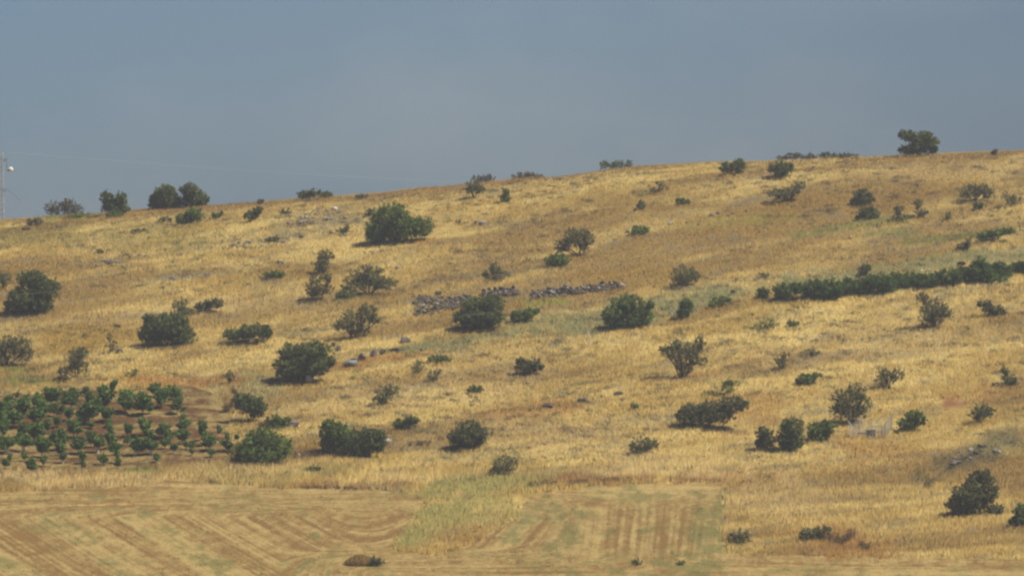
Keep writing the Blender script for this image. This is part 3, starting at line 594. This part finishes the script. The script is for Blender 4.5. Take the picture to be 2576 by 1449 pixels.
bx = np.array(BASES); cnt = (bx[:, 4] * 95 + 12).astype(int); tot = cnt.sum(); q = R.uniform(-1.1, 1.1, tot)
x = np.repeat(bx[:, 0] + bx[:, 3], cnt) + q * np.repeat(bx[:, 4], cnt); y = np.repeat(bx[:, 1], cnt) - R.uniform(.0, 1.1, tot) * np.repeat(np.clip(bx[:, 4], .3, 1.6), cnt) * (1 - .5 * q ** 2)
c, inF, inO, _, _ = ground_colour(x, y); k = ~inF
grass_mesh('dry_grass', x[k], y[k], R.uniform(.28, .62, tot)[k] * np.repeat(np.clip(.5 + bx[:, 4] * .4, .5, 1.1), cnt)[k], np.full(k.sum(), .055), c[k], 5, label='taller dry grass left standing around the feet of the bushes')
# ------------------------------------------------------------------ orchard: prototypes, then copies
def orch_proto(seed, guard):
    rng = np.random.default_rng(seed); root = empty('orchard_tree', (0, 0, 0))
    lobes = [(0, 0, .74, .30, .30, .30)]
    for i in range(6):
        a = rng.uniform(0, 6.28); q = rng.uniform(.15, .36); z = rng.uniform(.48, 1.12); q *= 1.15 - abs(z - .75); s_ = rng.uniform(.12, .24); lobes.append((q * math.cos(a), q * math.sin(a), z, s_, s_, s_ * 1.1))
    P, tone, cl = crown_pts(lobes, rng, 26, np.array([0, 0, .3]), False)
    k = P[:, 2] > .26; P, tone = P[k], tone[k]
    V, F = leaves(P, .10, rng); col = np.array(LC['og']) * (tone * rng.uniform(.85, 1.15, len(P)))[:, None]
    mesh_np('crown', V, F, M['leaf'], root, colors=np.repeat(col, 4, 0))
    G = Geo(); G.tube([(0, 0, -.12), (.01, 0, .2), (0, .02, .4), (0, 0, .8)], [.035, .032, .028, .015])
    for i in range(4):
        a = rng.uniform(0, 6.28); G.tube([(0, 0, .3), (.14 * math.cos(a), .14 * math.sin(a), .55), (.28 * math.cos(a), .28 * math.sin(a), .85)], [.02, .015, .008], 4)
    G.build('trunk', M['youngbark'], root)
    if guard:
        G = Geo(); G.tube([(0, 0, -.05), (0, 0, .2), (0, 0, .40)], [.095, .09, .085], 8); G.build('trunk_guard', M['guard'], root)
    return root
def copy_tree(o):
    c = o.copy(); COL.objects.link(c)
    for ch in o.children:
        d = ch.copy(); COL.objects.link(d); d.parent = c
    return c
PR = {True: [orch_proto(i, True) for i in (1, 2, 3)], False: [orch_proto(i, False) for i in (4, 5, 6)]}
used = set()
# crown centre x, y, width, height in two enlarged readings of the orchard; 1 = pale trunk guard seen
OA = """235,275,60,60,1;370,292,60,50;500,262,45,55;690,300,200,150;890,265,90,70;980,212,90,60;1165,222,85,75;1370,250,90,110;1535,150,85,120;1440,200,90,90
100,350,100,110;490,350,130,110;970,345,200,150;1215,330,110,140;1420,340,220,160;1700,352,210,190;80,470,200,140;310,445,190,170;560,440,170,150;1330,425,150,120;1200,520,240,170;1440,540,140,120
730,470,110,110;840,465,90,70;940,530,110,110;1115,580,130,100;490,570,190,140;190,600,200,140;30,620,120,150;640,690,110,120;770,640,90,90;1240,680,90,60;1480,650,90,70;1490,735,90,110
310,750,120,130;490,790,190,180;50,730,120,150;1000,730,170,140;1735,745,100,110;320,910,180,150,1;80,930,210,150,1;790,870,190,190,1;1235,870,120,130;1515,880,140,130;1730,890,80,80
570,985,180,160;830,1000,130,110;1070,950,160,150,1;1330,925,150,150,1;1570,985,140,110,1;1845,955,170,150,1
70,1200,90,80;130,1115,60,80;330,1110,70,70,1;430,1235,130,120;590,1165,80,90;855,1115,90,90,1;1115,1110,90,110;1130,1215,70,80;1385,1140,110,100,1;1600,1110,60,110;1605,1205,80,80"""
OB = """340,300,130,110;440,400,170,170;590,330,160,120;665,390,110,150;660,520,120,130;740,558,60,45;135,415,120,110;190,510,190,160;275,520,110,120;730,690,80,90;740,790,150,120,1;215,800,130,150;285,915,140,100;490,845,150,130,1;535,930,110,90
730,930,160,120;990,850,100,160;1060,960,110,110;1090,1025,160,120,1;1232,850,60,90,1;1335,940,70,90;1340,1050,140,90;1470,948,60,60,1;300,1060,180,130,1;490,1020,110,90;620,1090,90,80,1;780,1050,70,60;860,1055,70,70;860,1140,60,60,1;1130,1150,90,70,1;1350,1150,40,60;380,1215,80,80,1"""
trees = []
for tx, ox, oy in ((OA, 0, 1020), (OB, 350, 1000)):
    for it in tx.replace('\n', ';').split(';'):
        v = [float(q) for q in it.split(',')]; s = 2576 / 2783
        cx, cy, w, h = (ox + v[0] / 5) * s, (oy + v[1] / 5) * s, v[2] / 5 * s, v[3] / 5 * s
        trees.append((cx, cy, w, h, len(v) > 4, cy + h * .86))
trees.sort(key=lambda t: t[5])
nrow = 9; per = math.ceil(len(trees) / nrow)
ordn = ['first', 'second', 'third', 'fourth', 'fifth', 'sixth', 'seventh', 'eighth', 'ninth', 'tenth', 'eleventh', 'twelfth', 'thirteenth']
for r in range(nrow):
    row = sorted(trees[r * per:(r + 1) * per], key=lambda t: t[0])
    for i, (cx, cy, w, h, gd, by) in enumerate(row):
        pr = rnd.choice(PR[gd]); p, m = at(cx, by)
        o = pr if pr.name not in used else copy_tree(pr)
        used.add(pr.name)
        o.location = p; o.rotation_euler = (0, 0, rnd.uniform(0, 6.28)); o.scale = (w * m / .79, w * m / .79, h * m / .80)
        size = 'tiny' if w * h < 150 else 'small' if w * h < 330 else 'medium' if w * h < 700 else 'large'
        tag(o, f"{size} {'guarded' if gd else 'leafy'} fruit tree, {ordn[i]} from the left, {ordn[r]} orchard row from the top", 'fruit tree', 'young fruit trees of the orchard')
for l in PR.values():
    for pr in l:
        if pr.name not in used:
            for ch in list(pr.children): bpy.data.objects.remove(ch)
            bpy.data.objects.remove(pr)

# ------------------------------------------------------------------ stones
def rock_mesh(name, rx, ry, rz, seed, mat, parent=None, sub=3, flat=.3):
    rng = np.random.default_rng(seed)
    import bmesh
    bm = bmesh.new(); bmesh.ops.create_icosphere(bm, subdivisions=sub, radius=1)
    V = np.array([v.co[:] for v in bm.verts])
    for _ in range(16):
        n = rng.normal(size=3); n /= np.linalg.norm(n); d = V @ n; lim = rng.uniform(.5, .85); V -= np.clip(d - lim, 0, None)[:, None] * n
    V *= (1 + (fbm(V[:, 0] * 2 + seed % 40, V[:, 1] * 2 + V[:, 2], 200, 2) - .5) * .25)[:, None]
    V *= np.array([rx, ry, rz])
    for v, c in zip(bm.verts, V): v.co = c
    me = bpy.data.meshes.new(name); bm.to_mesh(me); bm.free(); me.materials.append(mat)
    o = bpy.data.objects.new(name, me); COL.objects.link(o)
    if parent is not None: o.parent = parent
    return o
BOULD = [
 (779,960,13,10,'whitestone','rounded white boulder at the foot of the large dark bush'),
 (1018,861,19,9,'greystone','domed brown boulder above the green end of the grey stone row'),
 (990,889,18,9,'basalt','long dark boulder at the right end of the stone row'),
 (962,893,12,7,'basalt','dark flat boulder second from the right in the stone row'),
 (940,897,13,9,'greystone','brown-grey boulder in the middle of the stone row'),
 (912,905,14,9,'greystone','mossy grey boulder left of the middle of the stone row'),
 (893,912,12,7,'basalt','dark boulder above the pale blue-grey rock'),
 (882,921,20,10,'bluestone','pale blue-grey rock at the left end of the stone row'),
 (852,882,10,6,'greystone','small grey stone right of the large dark bush'),
 (838,872,8,5,'basalt','small dark stone uphill of the large dark bush'),
 (705,667,12,6,'greystone','flat brown stone alone on the middle left slope'),
 (737,1074,17,10,'greystone','rounded brownish boulder behind the green corner bush'),
 (977,1118,12,9,'palestone','pale stone at the right side of the double bush'),
 (751,1150,7,5,'palestone','small pale stone at the foot of the large leafy bush'),
 (906,529,9,6,'whitestone','white stone on the slope near the upper rock outcrop') if False else (905,545,1,1,'palestone',''),
 (840,530,10,6,'whitestone','white block at the top of the upper rock outcrop'),
 (940,640,7,5,'palestone','small pale stone below the largest upper bush'),
 (1002,676,8,4,'palestone','small pale stone above the broad spreading tree'),
 (66,581,13,5,'basalt','flat dark stone below the skyline beside the pylon'),
 (1198,564,8,5,'palestone','pale stone in the brown upper slope, left of a second one'),
 (1215,565,11,5,'palestone','wider pale stone right of its pale neighbour on the upper slope'),
 (1555,993,16,4,'basalt','dark flat stone in the straw below the centre'),
 (1465,1010,20,5,'basalt','low dark stone left of the flat one in the straw'),
 (1380,1025,18,6,'basalt','dark stone on the orange grass bank in the middle'),
 (1062,885,8,4,'greystone','small grey stone in the green strip end'),
 (2404,1165,15,4,'greystone','long grey slab in the rocky patch by the lower right'),
 (2480,1125,9,4,'greystone','upper grey stone of the rocky patch at lower right'),
 (2457,1143,12,5,'basalt','dark stone in the rocky patch at lower right'),
 (2505,1140,9,5,'palestone','pale stone at the right of the rocky patch'),
 (300,887,12,4,'basalt','low dark stone beside the thin upright bush'),
 (345,878,14,4,'basalt','low dark stone left of the round bush foot'),
 (295,825,9,4,'basalt','small dark stone uphill of the thin upright bush'),
 (2420,668,13,5,'basalt','low dark stone above the hedge row'),
 (1845,738,8,5,'basalt','small dark stone left of the hedge row end'),
]
for i, (bx, by, rx, ry, mt, lb) in enumerate(BOULD):
    if not lb: continue
    p, m = at(bx, by); o = rock_mesh('boulder', rx * m, rx * m * .8, ry * m * 1.4, 300 + i, M[mt]); o.location = p + np.array([0, -.5 if by > 930 and bx < 800 else 0, ry * m * .4 + .14]); tag(o, lb, 'boulder')
protos = [rock_mesh('stone', 1, .8, .6, 400 + i, M[mt], sub=2) for i, mt in enumerate(['palestone', 'greystone', 'palestone', 'greystone', 'basalt'])]
first = set()
ZONES = [(800,555,75,22,26,'small stone of the upper rock outcrop below the skyline'), (665,612,95,9,24,'small pale stone in the long rock line of the upper left slope'), (858,588,28,9,8,'small stone around the dark bush in the outcrop'), (262,665,38,8,9,'small stone lying in dry grass left of the rock line'), (480,700,80,7,14,'small stone in the grey patch of the left middle slope'), (2440,1150,75,24,14,'small stone of the rocky patch near the lower right'), (345,645,30,7,4,'small stone on the left slope above the grey patch'), (1810,550,150,12,8,'small stone in the dry grass of the upper right slope'), (1100,560,120,20,5,'small stone in straw near the largest upper bush')]
for (zx, zy, zrx, zry, n, lb) in ZONES:
    for k in range(n):
        a = rnd.uniform(0, 6.28); q = math.sqrt(rnd.random()); sx = zx + zrx * q * math.cos(a); sy = zy + zry * q * math.sin(a) - .12 * zrx * q * math.cos(a)
        pr = rnd.choice(protos); p, m = at(sx, sy); o = pr if pr.name not in first else pr.copy()
        if pr.name in first: COL.objects.link(o)
        first.add(pr.name); s = rnd.uniform(.18, .46); o.location = p + np.array([0, 0, s * .35]); o.scale = (s * 1.4, s * 1.2, s * 1.3); o.rotation_euler = (0, 0, rnd.uniform(0, 6.28))
        tag(o, lb, 'stone', lb.replace('small stone', 'small stones').replace('small pale stone', 'small pale stones'))
def stone_wall(label, pts, n, hpx, smin, smax, mats, up=0):
    """pts: foot line in the measuring grid; stones heaped along it"""
    p0, m = at(*pts[0]); root = empty('stone_wall', p0); protoW = [rock_mesh('stone', 1, .8, .75, 500 + i, M[mt], sub=2) for i, mt in enumerate(mats)]
    pw = {}
    P = np.array(pts, float); seg = np.r_[0, np.cumsum(np.hypot(*np.diff(P, axis=0).T))]
    for k in range(n):
        t = seg[-1] * (k + rnd.random()) / n; bx = np.interp(t, seg, P[:, 0]); by = np.interp(t, seg, P[:, 1])
        p, m = at(bx, by - up * rnd.random() * (1 - .6 * t / seg[-1])); s = rnd.uniform(smin * .6, smax); hpx_ = hpx * (.55 + .7 * abs(math.sin(k * .23 + n))); lev = rnd.choice([0, 0, 1, 1, 2]) / 2
        pr = rnd.choice(protoW)
        if pr.name in pw: o = pr.copy(); COL.objects.link(o)
        else: o = pr; pw[pr.name] = 1
        o.parent = root
        o.location = p - p0 + np.array([0, rnd.uniform(-.3, .3) + lev * .25, s * .42 + .12 + lev * max(0, hpx_ * m - s)])
        o.scale = (s * rnd.uniform(.8, 1.3), s, s * rnd.uniform(.7, 1.2)); o.rotation_euler = (rnd.uniform(-.4, .4), rnd.uniform(-.4, .4), rnd.uniform(0, 6.28))
    GR = Geo(); vs = [(np.array([v.co[:] for v in pr.data.vertices]), np.array([list(f.vertices) for f in pr.data.polygons])) for pr in protoW[:3]]
    for k in range(int(n * 2.6)):
        t = seg[-1] * rnd.random(); p, m = at(np.interp(t, seg, P[:, 0]), np.interp(t, seg, P[:, 1]) + 4 - (up + 10) * rnd.random() * (1 - .6 * t / seg[-1])); s = rnd.uniform(.1, .26); V, F = rnd.choice(vs); a = rnd.uniform(0, 6.28)
        Q = V @ np.array([[math.cos(a), math.sin(a), 0], [-math.sin(a), math.cos(a), 0], [0, 0, 1]]) * np.array([s * 1.3, s, s]) + (p - p0) + np.array([0, rnd.uniform(-.3, .3), s * .5 + .1 + rnd.random() * .3]); GR.add(Q, F)
    GR.build('rubble', M['greystone'], root, smooth=False)['kind'] = 'stuff'
    for pr in protoW:
        if pr.name not in pw: bpy.data.objects.remove(pr)
    return tag(root, label, 'stone wall', 'ruined dry stone walls')
stone_wall('tumbled rubble end of the ruined wall, pale and dark stones mixed', [(1040,795),(1090,790),(1140,780),(1185,765)], 100, 9, .2, .5, ['greystone','basalt','basalt','greystone','basalt','palestone'], 42)
stone_wall('short dark middle piece of the ruined wall behind the large green bush', [(1215,752),(1250,745),(1302,742)], 80, 16, .28, .52, ['basalt','basalt','basalt','greystone'], 6)
stone_wall('longest dark piece of the ruined wall, ending in a white stone', [(1335,758),(1400,748),(1470,740),(1560,725)], 100, 14, .30, .56, ['basalt','basalt','basalt','greystone','palestone','basalt'], 16)
p, m = at(1566, 722); o = rock_mesh('boulder', .36, .3, .3, 777, M['whitestone']); o.location = p + np.array([0, 0, .25]); tag(o, 'white stone at the right end of the ruined wall', 'boulder')
p, m = at(1103, 742); o = rock_mesh('boulder', .55, .45, .5, 778, M['greystone']); o.location = p + np.array([0, 0, .3]); tag(o, 'grey boulder standing just above the rubble end of the wall', 'boulder')

# ------------------------------------------------------------------ posts, stalk clumps, hay mound
POSTS = [
 (1483,873,42,'whitepaint','slim pole with a white top standing in the green strip'),
 (960,856,24,'woodpost','thin dark fence post in mid slope, right of the feathery bush'),
 (2151,1150,26,'rust','rusty fence post below the wire enclosure'),
 (2237,1160,12,'rust','short dark post in straw, first right of the rusty one'),
 (2283,1180,13,'rust','short dark post in straw, second right of the rusty one'),
 (2324,1190,13,'rust','short dark post in straw, third right of the rusty one'),
 (2360,1127,14,'woodpost','thin post in straw right of the wire enclosure'),
 (2363,1202,10,'rust','short dark post at the left foot of the rocky patch'),
 (59,962,21,'woodpost','thin dark post in pale grass above the orchard, near the left edge'),
 (380,958,12,'woodpost','thin post on the orange bank above the orchard, leftmost of three'),
 (439,950,12,'woodpost','thin post on the orange bank above the orchard, middle of three'),
 (476,948,12,'woodpost','thin post on the orange bank above the orchard, rightmost of three'),
 (327,914,13,'woodpost','thin post in the straw right of the see-through small tree'),
 (454,908,11,'woodpost','thin post in the straw below the large round bush'),
 (2167,660,12,'rust','dark post above the hedge row, left of a thinner one'),
 (2210,641,12,'woodpost','thin post above the hedge row, right of the dark one'),
 (1685,795,24,'whitepaint','pale leaning pole at the right side of the large green bush'),
 (391,1192,28,'rust','dark post at the lower edge of the orchard behind the green weeds'),
 (345,1187,18,'woodpost','thin dark post at the lower edge of the orchard, left of the tall one'),
 (464,1187,16,'woodpost','thin dark post at the lower edge of the orchard, right of the tall one'),
 (2545,1275,18,'woodpost','dark thin post above the bush cut by the right edge'),
 (2551,700,16,'galv','pale post behind the right end of the hedge row'),
]
for (bx, by, hp, mt, lb) in POSTS:
    p, m = at(bx, by); h = hp * m; G = Geo(); r = .045 if mt != 'whitepaint' else .05; lean = rnd.uniform(-.04, .04) + (.14 if 'leaning' in lb else 0)
    G.tube([(0, 0, -.3), (0, 0, 0), (lean * h, 0, h * .5), (lean * 2 * h, 0, h), (lean * 2 * h, 0, h + .02)], [r, r, r * .95, r * .9, .004], 6)
    root = empty('fence_post', p); G.build('shaft', M['galv' if mt == 'whitepaint' else mt], root)
    if mt == 'whitepaint':
        G = Geo(); G.tube([(lean * 2 * h * .72, 0, h * .72), (lean * 2 * h, 0, h + .01)], [r + .012, r + .012], 6); G.build('painted_top', M['whitepaint'], root)
    tag(root, lb, 'post')
def stalks(label, pts, n, hpx, spread=.25, mat='stalk'):
    p0, m = at(*pts[0]); root = empty('dead_plant_clump', p0); G = Geo(); P = np.array(pts, float); seg = np.r_[0, np.cumsum(np.hypot(*np.diff(P, axis=0).T))]; L = []
    for k in range(n):
        t = seg[-1] * rnd.random(); p, m = at(np.interp(t, seg, P[:, 0]), np.interp(t, seg, P[:, 1])); q = p - p0 + np.array([rnd.gauss(0, .1), rnd.gauss(0, spread), -.05])
        h = hpx * m * rnd.uniform(.55, 1.15); d = np.array([rnd.gauss(0, .14), rnd.gauss(0, .1), 1]); G.tube([q, q + d * h * .5 + np.array([rnd.gauss(0, .03), 0, 0]), q + d * h], [.028, .022, .012], 3)
        for _ in range(5): L.append(q + d * h * rnd.uniform(.3, 1) + np.array([rnd.gauss(0, .06), rnd.gauss(0, .06), 0]))
    G.build('stalks', M[mat], root)['kind'] = 'stuff'; V, F = leaves(np.array(L), .11, R)
    mesh_np('dead_leaves', V, F, M['leaf'], root, colors=np.repeat(np.array(LC['br']) * R.uniform(.6, 1.3, (len(L), 1)), 4, 0))['kind'] = 'stuff'
    return tag(root, label, 'dead plants')
stalks('curved row of tall brown stalks above the orchard tree', [(582,985),(592,992),(600,1003)], 60, 15, .1)
stalks('tall brown stalk row left of the orchard end tree', [(563,1038),(572,1036),(584,1028)], 60, 24, .12)
stalks('brown stalk clump between the two bushes at the orchard corner', [(651,1078),(672,1075)], 40, 20)
stalks('dead brown stalks in front of the yellow grass between the large bushes', [(740,1150),(770,1148),(805,1150)], 80, 16)
stalks('brown reeds edging the field below the grey-olive bush', [(1330,1228),(1360,1224),(1400,1222)], 80, 18)
stalks('brown reeds edging the stubble field, second group', [(1425,1224),(1480,1216)], 70, 16)
stalks('brown reeds edging the stubble field, third group', [(1510,1214),(1590,1212)], 70, 16)
stalks('brown reeds at the right corner of the stubble field', [(1690,1212),(1810,1212)], 60, 12)
stalks('dark stalks at the left part of the field edge', [(760,1228),(830,1230),(900,1232)], 70, 10)
stalks('tangled dark stalks at the left end of the brown thicket', [(2020,1365),(2010,1358)], 36, 18)
stalks('thick tangle of brown stalks at the heart of the thicket', [(2065,1362),(2120,1372),(2150,1352)], 150, 30, .6)
stalks('last dark stalks at the lower right end of the thicket', [(2160,1378),(2190,1386)], 46, 22)
stalks('brown stalks left of the large leaning bush at the lower right', [(2385,1302),(2410,1300)], 50, 16)
stalks('dark dead branches lying at the field edge', [(1350,1182),(1385,1181)], 46, 8)
stalks('brown dry plants behind the double bush, by the pale stone', [(1030,1122),(1080,1120)], 60, 14)
stalks('reddish dead twigs at the foot of the vase-shaped tree', [(1688,960),(1735,955)], 60, 9)
p, m = at(905, 1420)
root = empty('hay_mound', p); n = 4200; a = R.uniform(0, 6.28, n); q = np.sqrt(R.random(n)); hx = np.cos(a) * q * 1.7; hy = np.sin(a) * q * 1.3; hz = .95 * (1 - q ** 2) ** .8
Vm, Fm = leaves(np.stack([hx, hy, hz], 1) + R.normal(0, .05, (n, 3)), .12, R, 3.0)
mesh_np('straw', Vm, Fm, M['grass'], root, colors=np.repeat(lin(165,138,84) * .62 * R.uniform(.7, 1.25, (n, 1)), 4, 0))
o = rock_mesh('core', 1.65, 1.25, .92, 801, M['heap'], root); o.name = 'heap'
tag(root, 'brown heap of cut straw lying in the stubble field', 'hay heap')
make_shrub('low_bush', 'small green plant growing at the right side of the straw heap', 'bush', 'gg', 'l', (945, 1423), [(940,1412,18,8),(955,1416,10,6)])

# ------------------------------------------------------------------ wire enclosure
def fence_enclosure():
    A, m = at(2139, 1102); Dn, _ = at(2226, 1103); base = A
    B = A + np.array([1.35, 3.2, 0]); E = Dn + np.array([1.0, 3.2, 0])
    for q in (B, E): q[2] = float(zf(q[0], q[1]))
    root = empty('wire_enclosure', base); H = 1.75
    cen = (A + B + Dn + E) / 4
    for q, mt in ((A, 'concrete'), (B, 'concrete'), (Dn, 'galv'), (E, 'galv')):
        l = q - base; s = -1 if q[0] < cen[0] - .2 and q is A else 1
        G = Geo(); G.tube([l + (0, 0, -.3), l + (0, 0, H), l + (s * .3, 0, H + .38)], [.075, .075, .055], 6); G.build('post', M[mt], root)
    G = Geo(); l = B - base; G.tube([l + (0, 0, H), l + (-.35, 0, H + .36)], [.05, .04], 6); G.build('arm', M['concrete'], root)
    for p0, p1 in ((A, Dn), (B, E), (A, B), (Dn, E)):
        a0, a1 = p0 - base, p1 - base; G = Geo(); L = np.linalg.norm(a1 - a0); nn = int(L / .11)
        for k in range(nn + 1):
            t = k / nn; b = a0 + (a1 - a0) * t; G.tube([b + (0, 0, .02), b + (0, 0, H)], [.006, .006], 3)
        for k in range(15):
            z = .1 + k * (H - .1) / 14; G.tube([a0 + (0, 0, z), a1 + (0, 0, z)], [.006, .006], 3)
        G.build('wire_mesh', M['galv'], root, smooth=False)
    g0 = Dn - base + np.array([-1.55, 0.03, 0]); G = Geo()
    for dx in (0, 1.2): G.tube([g0 + (dx, 0, .1), g0 + (dx, 0, 1.5)], [.04, .04], 6)
    for z in (.1, .8, 1.5): G.tube([g0 + (0, 0, z), g0 + (1.2, 0, z)], [.035, .035], 6)
    G.build('gate', M['galvdark'], root)
    tag(root, 'small chain-link enclosure with angled post tops below the tall tree', 'fence')
    c = (A + E) / 2; c[2] = float(zf(c[0], c[1]))
    r2 = empty('valve_cabinet', c); G = Geo(); G.box((0, 0, .4), (.55, .3, .4)); G.build('body', M['box'], r2, False)
    G = Geo(); G.box((0, 0, .83), (.6, .35, .03)); G.build('lid', M['galvdark'], r2, False)
    G = Geo(); G.tube([(-1.5, 0, .05), (-1.5, 0, .45), (-.55, 0, .45)], [.07, .07, .07], 8); G.build('pipe', M['galvdark'], r2)
    tag(r2, 'dull grey cabinet and pipe inside the chain-link enclosure', 'cabinet')
fence_enclosure()
# white sheet on the hedge
p, m = at(2328, 702); n = 24; gx, gy = np.meshgrid(np.linspace(-.55, .55, n), np.linspace(-.3, .3, 10))
gz = .95 + fbm(gx * 4 + 5, gy * 4, 210, 3) * .25 + gx * .12 + .2
V = np.stack([gx.ravel(), gy.ravel(), gz.ravel()], 1); idx = (np.arange(9)[:, None] * n + np.arange(n - 1)[None]).ravel()
V = np.vstack([V, V - np.array([0, 0, .02])]); F = np.vstack([np.stack([idx, idx + 1, idx + n + 1, idx + n], 1), np.stack([idx, idx + n, idx + n + 1, idx + 1], 1) + n * 10])
o = mesh_np('plastic_sheet', V, F, M['whitepaint'], smooth=True); o.location = p; tag(o, 'crumpled white plastic sheet caught on top of the hedge row', 'plastic sheet')

# ------------------------------------------------------------------ pylon, marker ball, power lines
def scr(px, py, D): return np.array([(px - CX) * K * D, D, (CY - py) * K * D])
DP = 905.0; mP = DP * K
c0 = scr(-3, 553, DP); gz0 = float(zf(c0[0], c0[1])); topz = scr(0, 384, DP)[2]
py_root = empty('lattice_pylon', (c0[0], DP, gz0)); Ht = topz - gz0
def hw(z): return .74 - .16 * z / Ht
G = Geo()
for sx in (-1, 1):
    for sy in (-1, 1): G.tube([(sx * hw(0), sy * hw(0), -.3), (sx * hw(Ht), sy * hw(Ht), Ht)], [.075, .06], 4)
nb = 15
for k in range(nb):
    z0, z1 = Ht * k / nb, Ht * (k + 1) / nb; a, b = hw(z0), hw(z1)
    for (s0, s1) in (((-1, -1), (1, -1)), ((1, -1), (1, 1)), ((1, 1), (-1, 1)), ((-1, 1), (-1, -1))):
        q0 = (s0[0] * a, s0[1] * a, z0); q1 = (s1[0] * b, s1[1] * b, z1)
        if k % 2: q0, q1 = (s1[0] * a, s1[1] * a, z0), (s0[0] * b, s0[1] * b, z1)
        G.tube([q0, q1], [.04, .04], 4)
        if k % 3 == 0: G.tube([(s0[0] * a, s0[1] * a, z0), (s1[0] * a, s1[1] * a, z0)], [.035, .035], 4)
G.build('mast', M['galv'], py_root, False)
for vz in (401, 476):
    z = scr(0, vz, DP)[2] - gz0; w = hw(z); G = Geo()
    for s in (-1, 1):
        for sy in (-1, 1):
            G.tube([(s * w, sy * w, z - .45), (s * 1.25, 0, z + .05)], [.05, .05], 4); G.tube([(s * w, sy * w, z), (s * 1.25, 0, z + .05)], [.05, .05], 4)
    G.tube([(-w, -w, z), (w, -w, z)], [.05, .05], 4); G.build('cross_arm', M['galvdark'], py_root, False)
z1 = scr(0, 401, DP)[2] - gz0; G = Geo()
for s in (-1, 1):
    zz = np.linspace(z1, z1 - 1.9, 15); G.tube([(s * 1.25, 0, q) for q in zz], [.05 if i % 2 else .028 for i in range(15)], 6)
G.build('insulator', M['galvdark'], py_root)
tag(py_root, 'grey lattice power pylon at the left edge behind the skyline', 'pylon')
b = scr(27, 427, DP - 2); root = empty('marker_ball', b); import bmesh
bm = bmesh.new(); bmesh.ops.create_uvsphere(bm, u_segments=24, v_segments=14, radius=.40); me = bpy.data.meshes.new('shell'); bm.to_mesh(me); bm.free(); me.materials.append(M['whitepaint'])
for f in me.polygons: f.use_smooth = True
o = bpy.data.objects.new('shell', me); COL.objects.link(o); o.parent = root
G = Geo(); G.tube([(-.46, -.18, -.12), (-.18, -.34, -.12), (.0, -.41, -.08)], [.10, .15, .05], 8); G.build('shade_patch', M['galvdark'], root)  # dark piece added to stand in for the shade on the ball's lower left
tag(root, 'white aircraft warning ball hanging on the wire beside the pylon', 'marker ball')
def wire(label, pts, rad, mat='wire', group='power lines'):
    P = np.array(pts, float); t = np.linspace(0, 1, 90); tt = np.linspace(0, 1, len(P))
    Q = np.stack([np.polyval(np.polyfit(tt, P[:, k], min(2, len(P) - 1)), t) for k in range(3)], 1)
    G = Geo(); G.tube(Q, np.full(90, rad), 5); o = G.build('power_line', M[mat]); tag(o, label, 'power line', group); return o
def wpts(L, D): return [scr(a, b_, D) for a, b_ in L]
wire('upper power line crossing in front of the slope', wpts([(-300, 762), (33, 736), (802, 662), (1940, 496), (2900, 330)], 560), .007)
wire('middle power line crossing in front of the slope', wpts([(-300, 850), (420, 798), (1250, 701), (2200, 552), (2450, 497), (2900, 405)], 560), .007)
wire('lower power line crossing in front of the slope', wpts([(-300, 925), (865, 838), (1210, 797), (2555, 577), (2900, 520)], 560), .007)
tip = scr(19, 476, DP)
wire('faint white power line running from the pylon top down over the skyline', [scr(16, 383, DP), scr(640, 431, DP + 60), scr(1140, 456, DP + 110), scr(1600, 470, DP + 150)], .010)
wire('short slack line hanging from the lower arm of the pylon', [scr(16, 476, DP), scr(35, 491, DP + 8), scr(52, 506, DP + 14)], .03, 'galvdark')
wire('line carrying the white warning ball from the upper arm', [scr(16, 434, DP), scr(27, 427, DP - 2), scr(44, 419, DP - 8)], .012, 'wire')

# ------------------------------------------------------------------ haze: one closed box round everything
hz = Geo(); lo = np.array([-9400, -440, -60.]); hi = np.array([9400, 1640, 60.]); hz.box((lo + hi) / 2, (hi - lo) / 2)
m, n, out = mat_base('haze'); pv = n.nodes.new('ShaderNodeVolumePrincipled'); pv.inputs['Density'].default_value = .00017; pv.inputs['Color'].default_value = (.92, .935, .93, 1); pv.inputs['Anisotropy'].default_value = .2
n.links.new(pv.outputs[0], out.inputs['Volume'])
o = hz.build('haze', m, smooth=False); tag(o, 'thin pale haze in the air over the hillside', 'haze', kind='stuff')
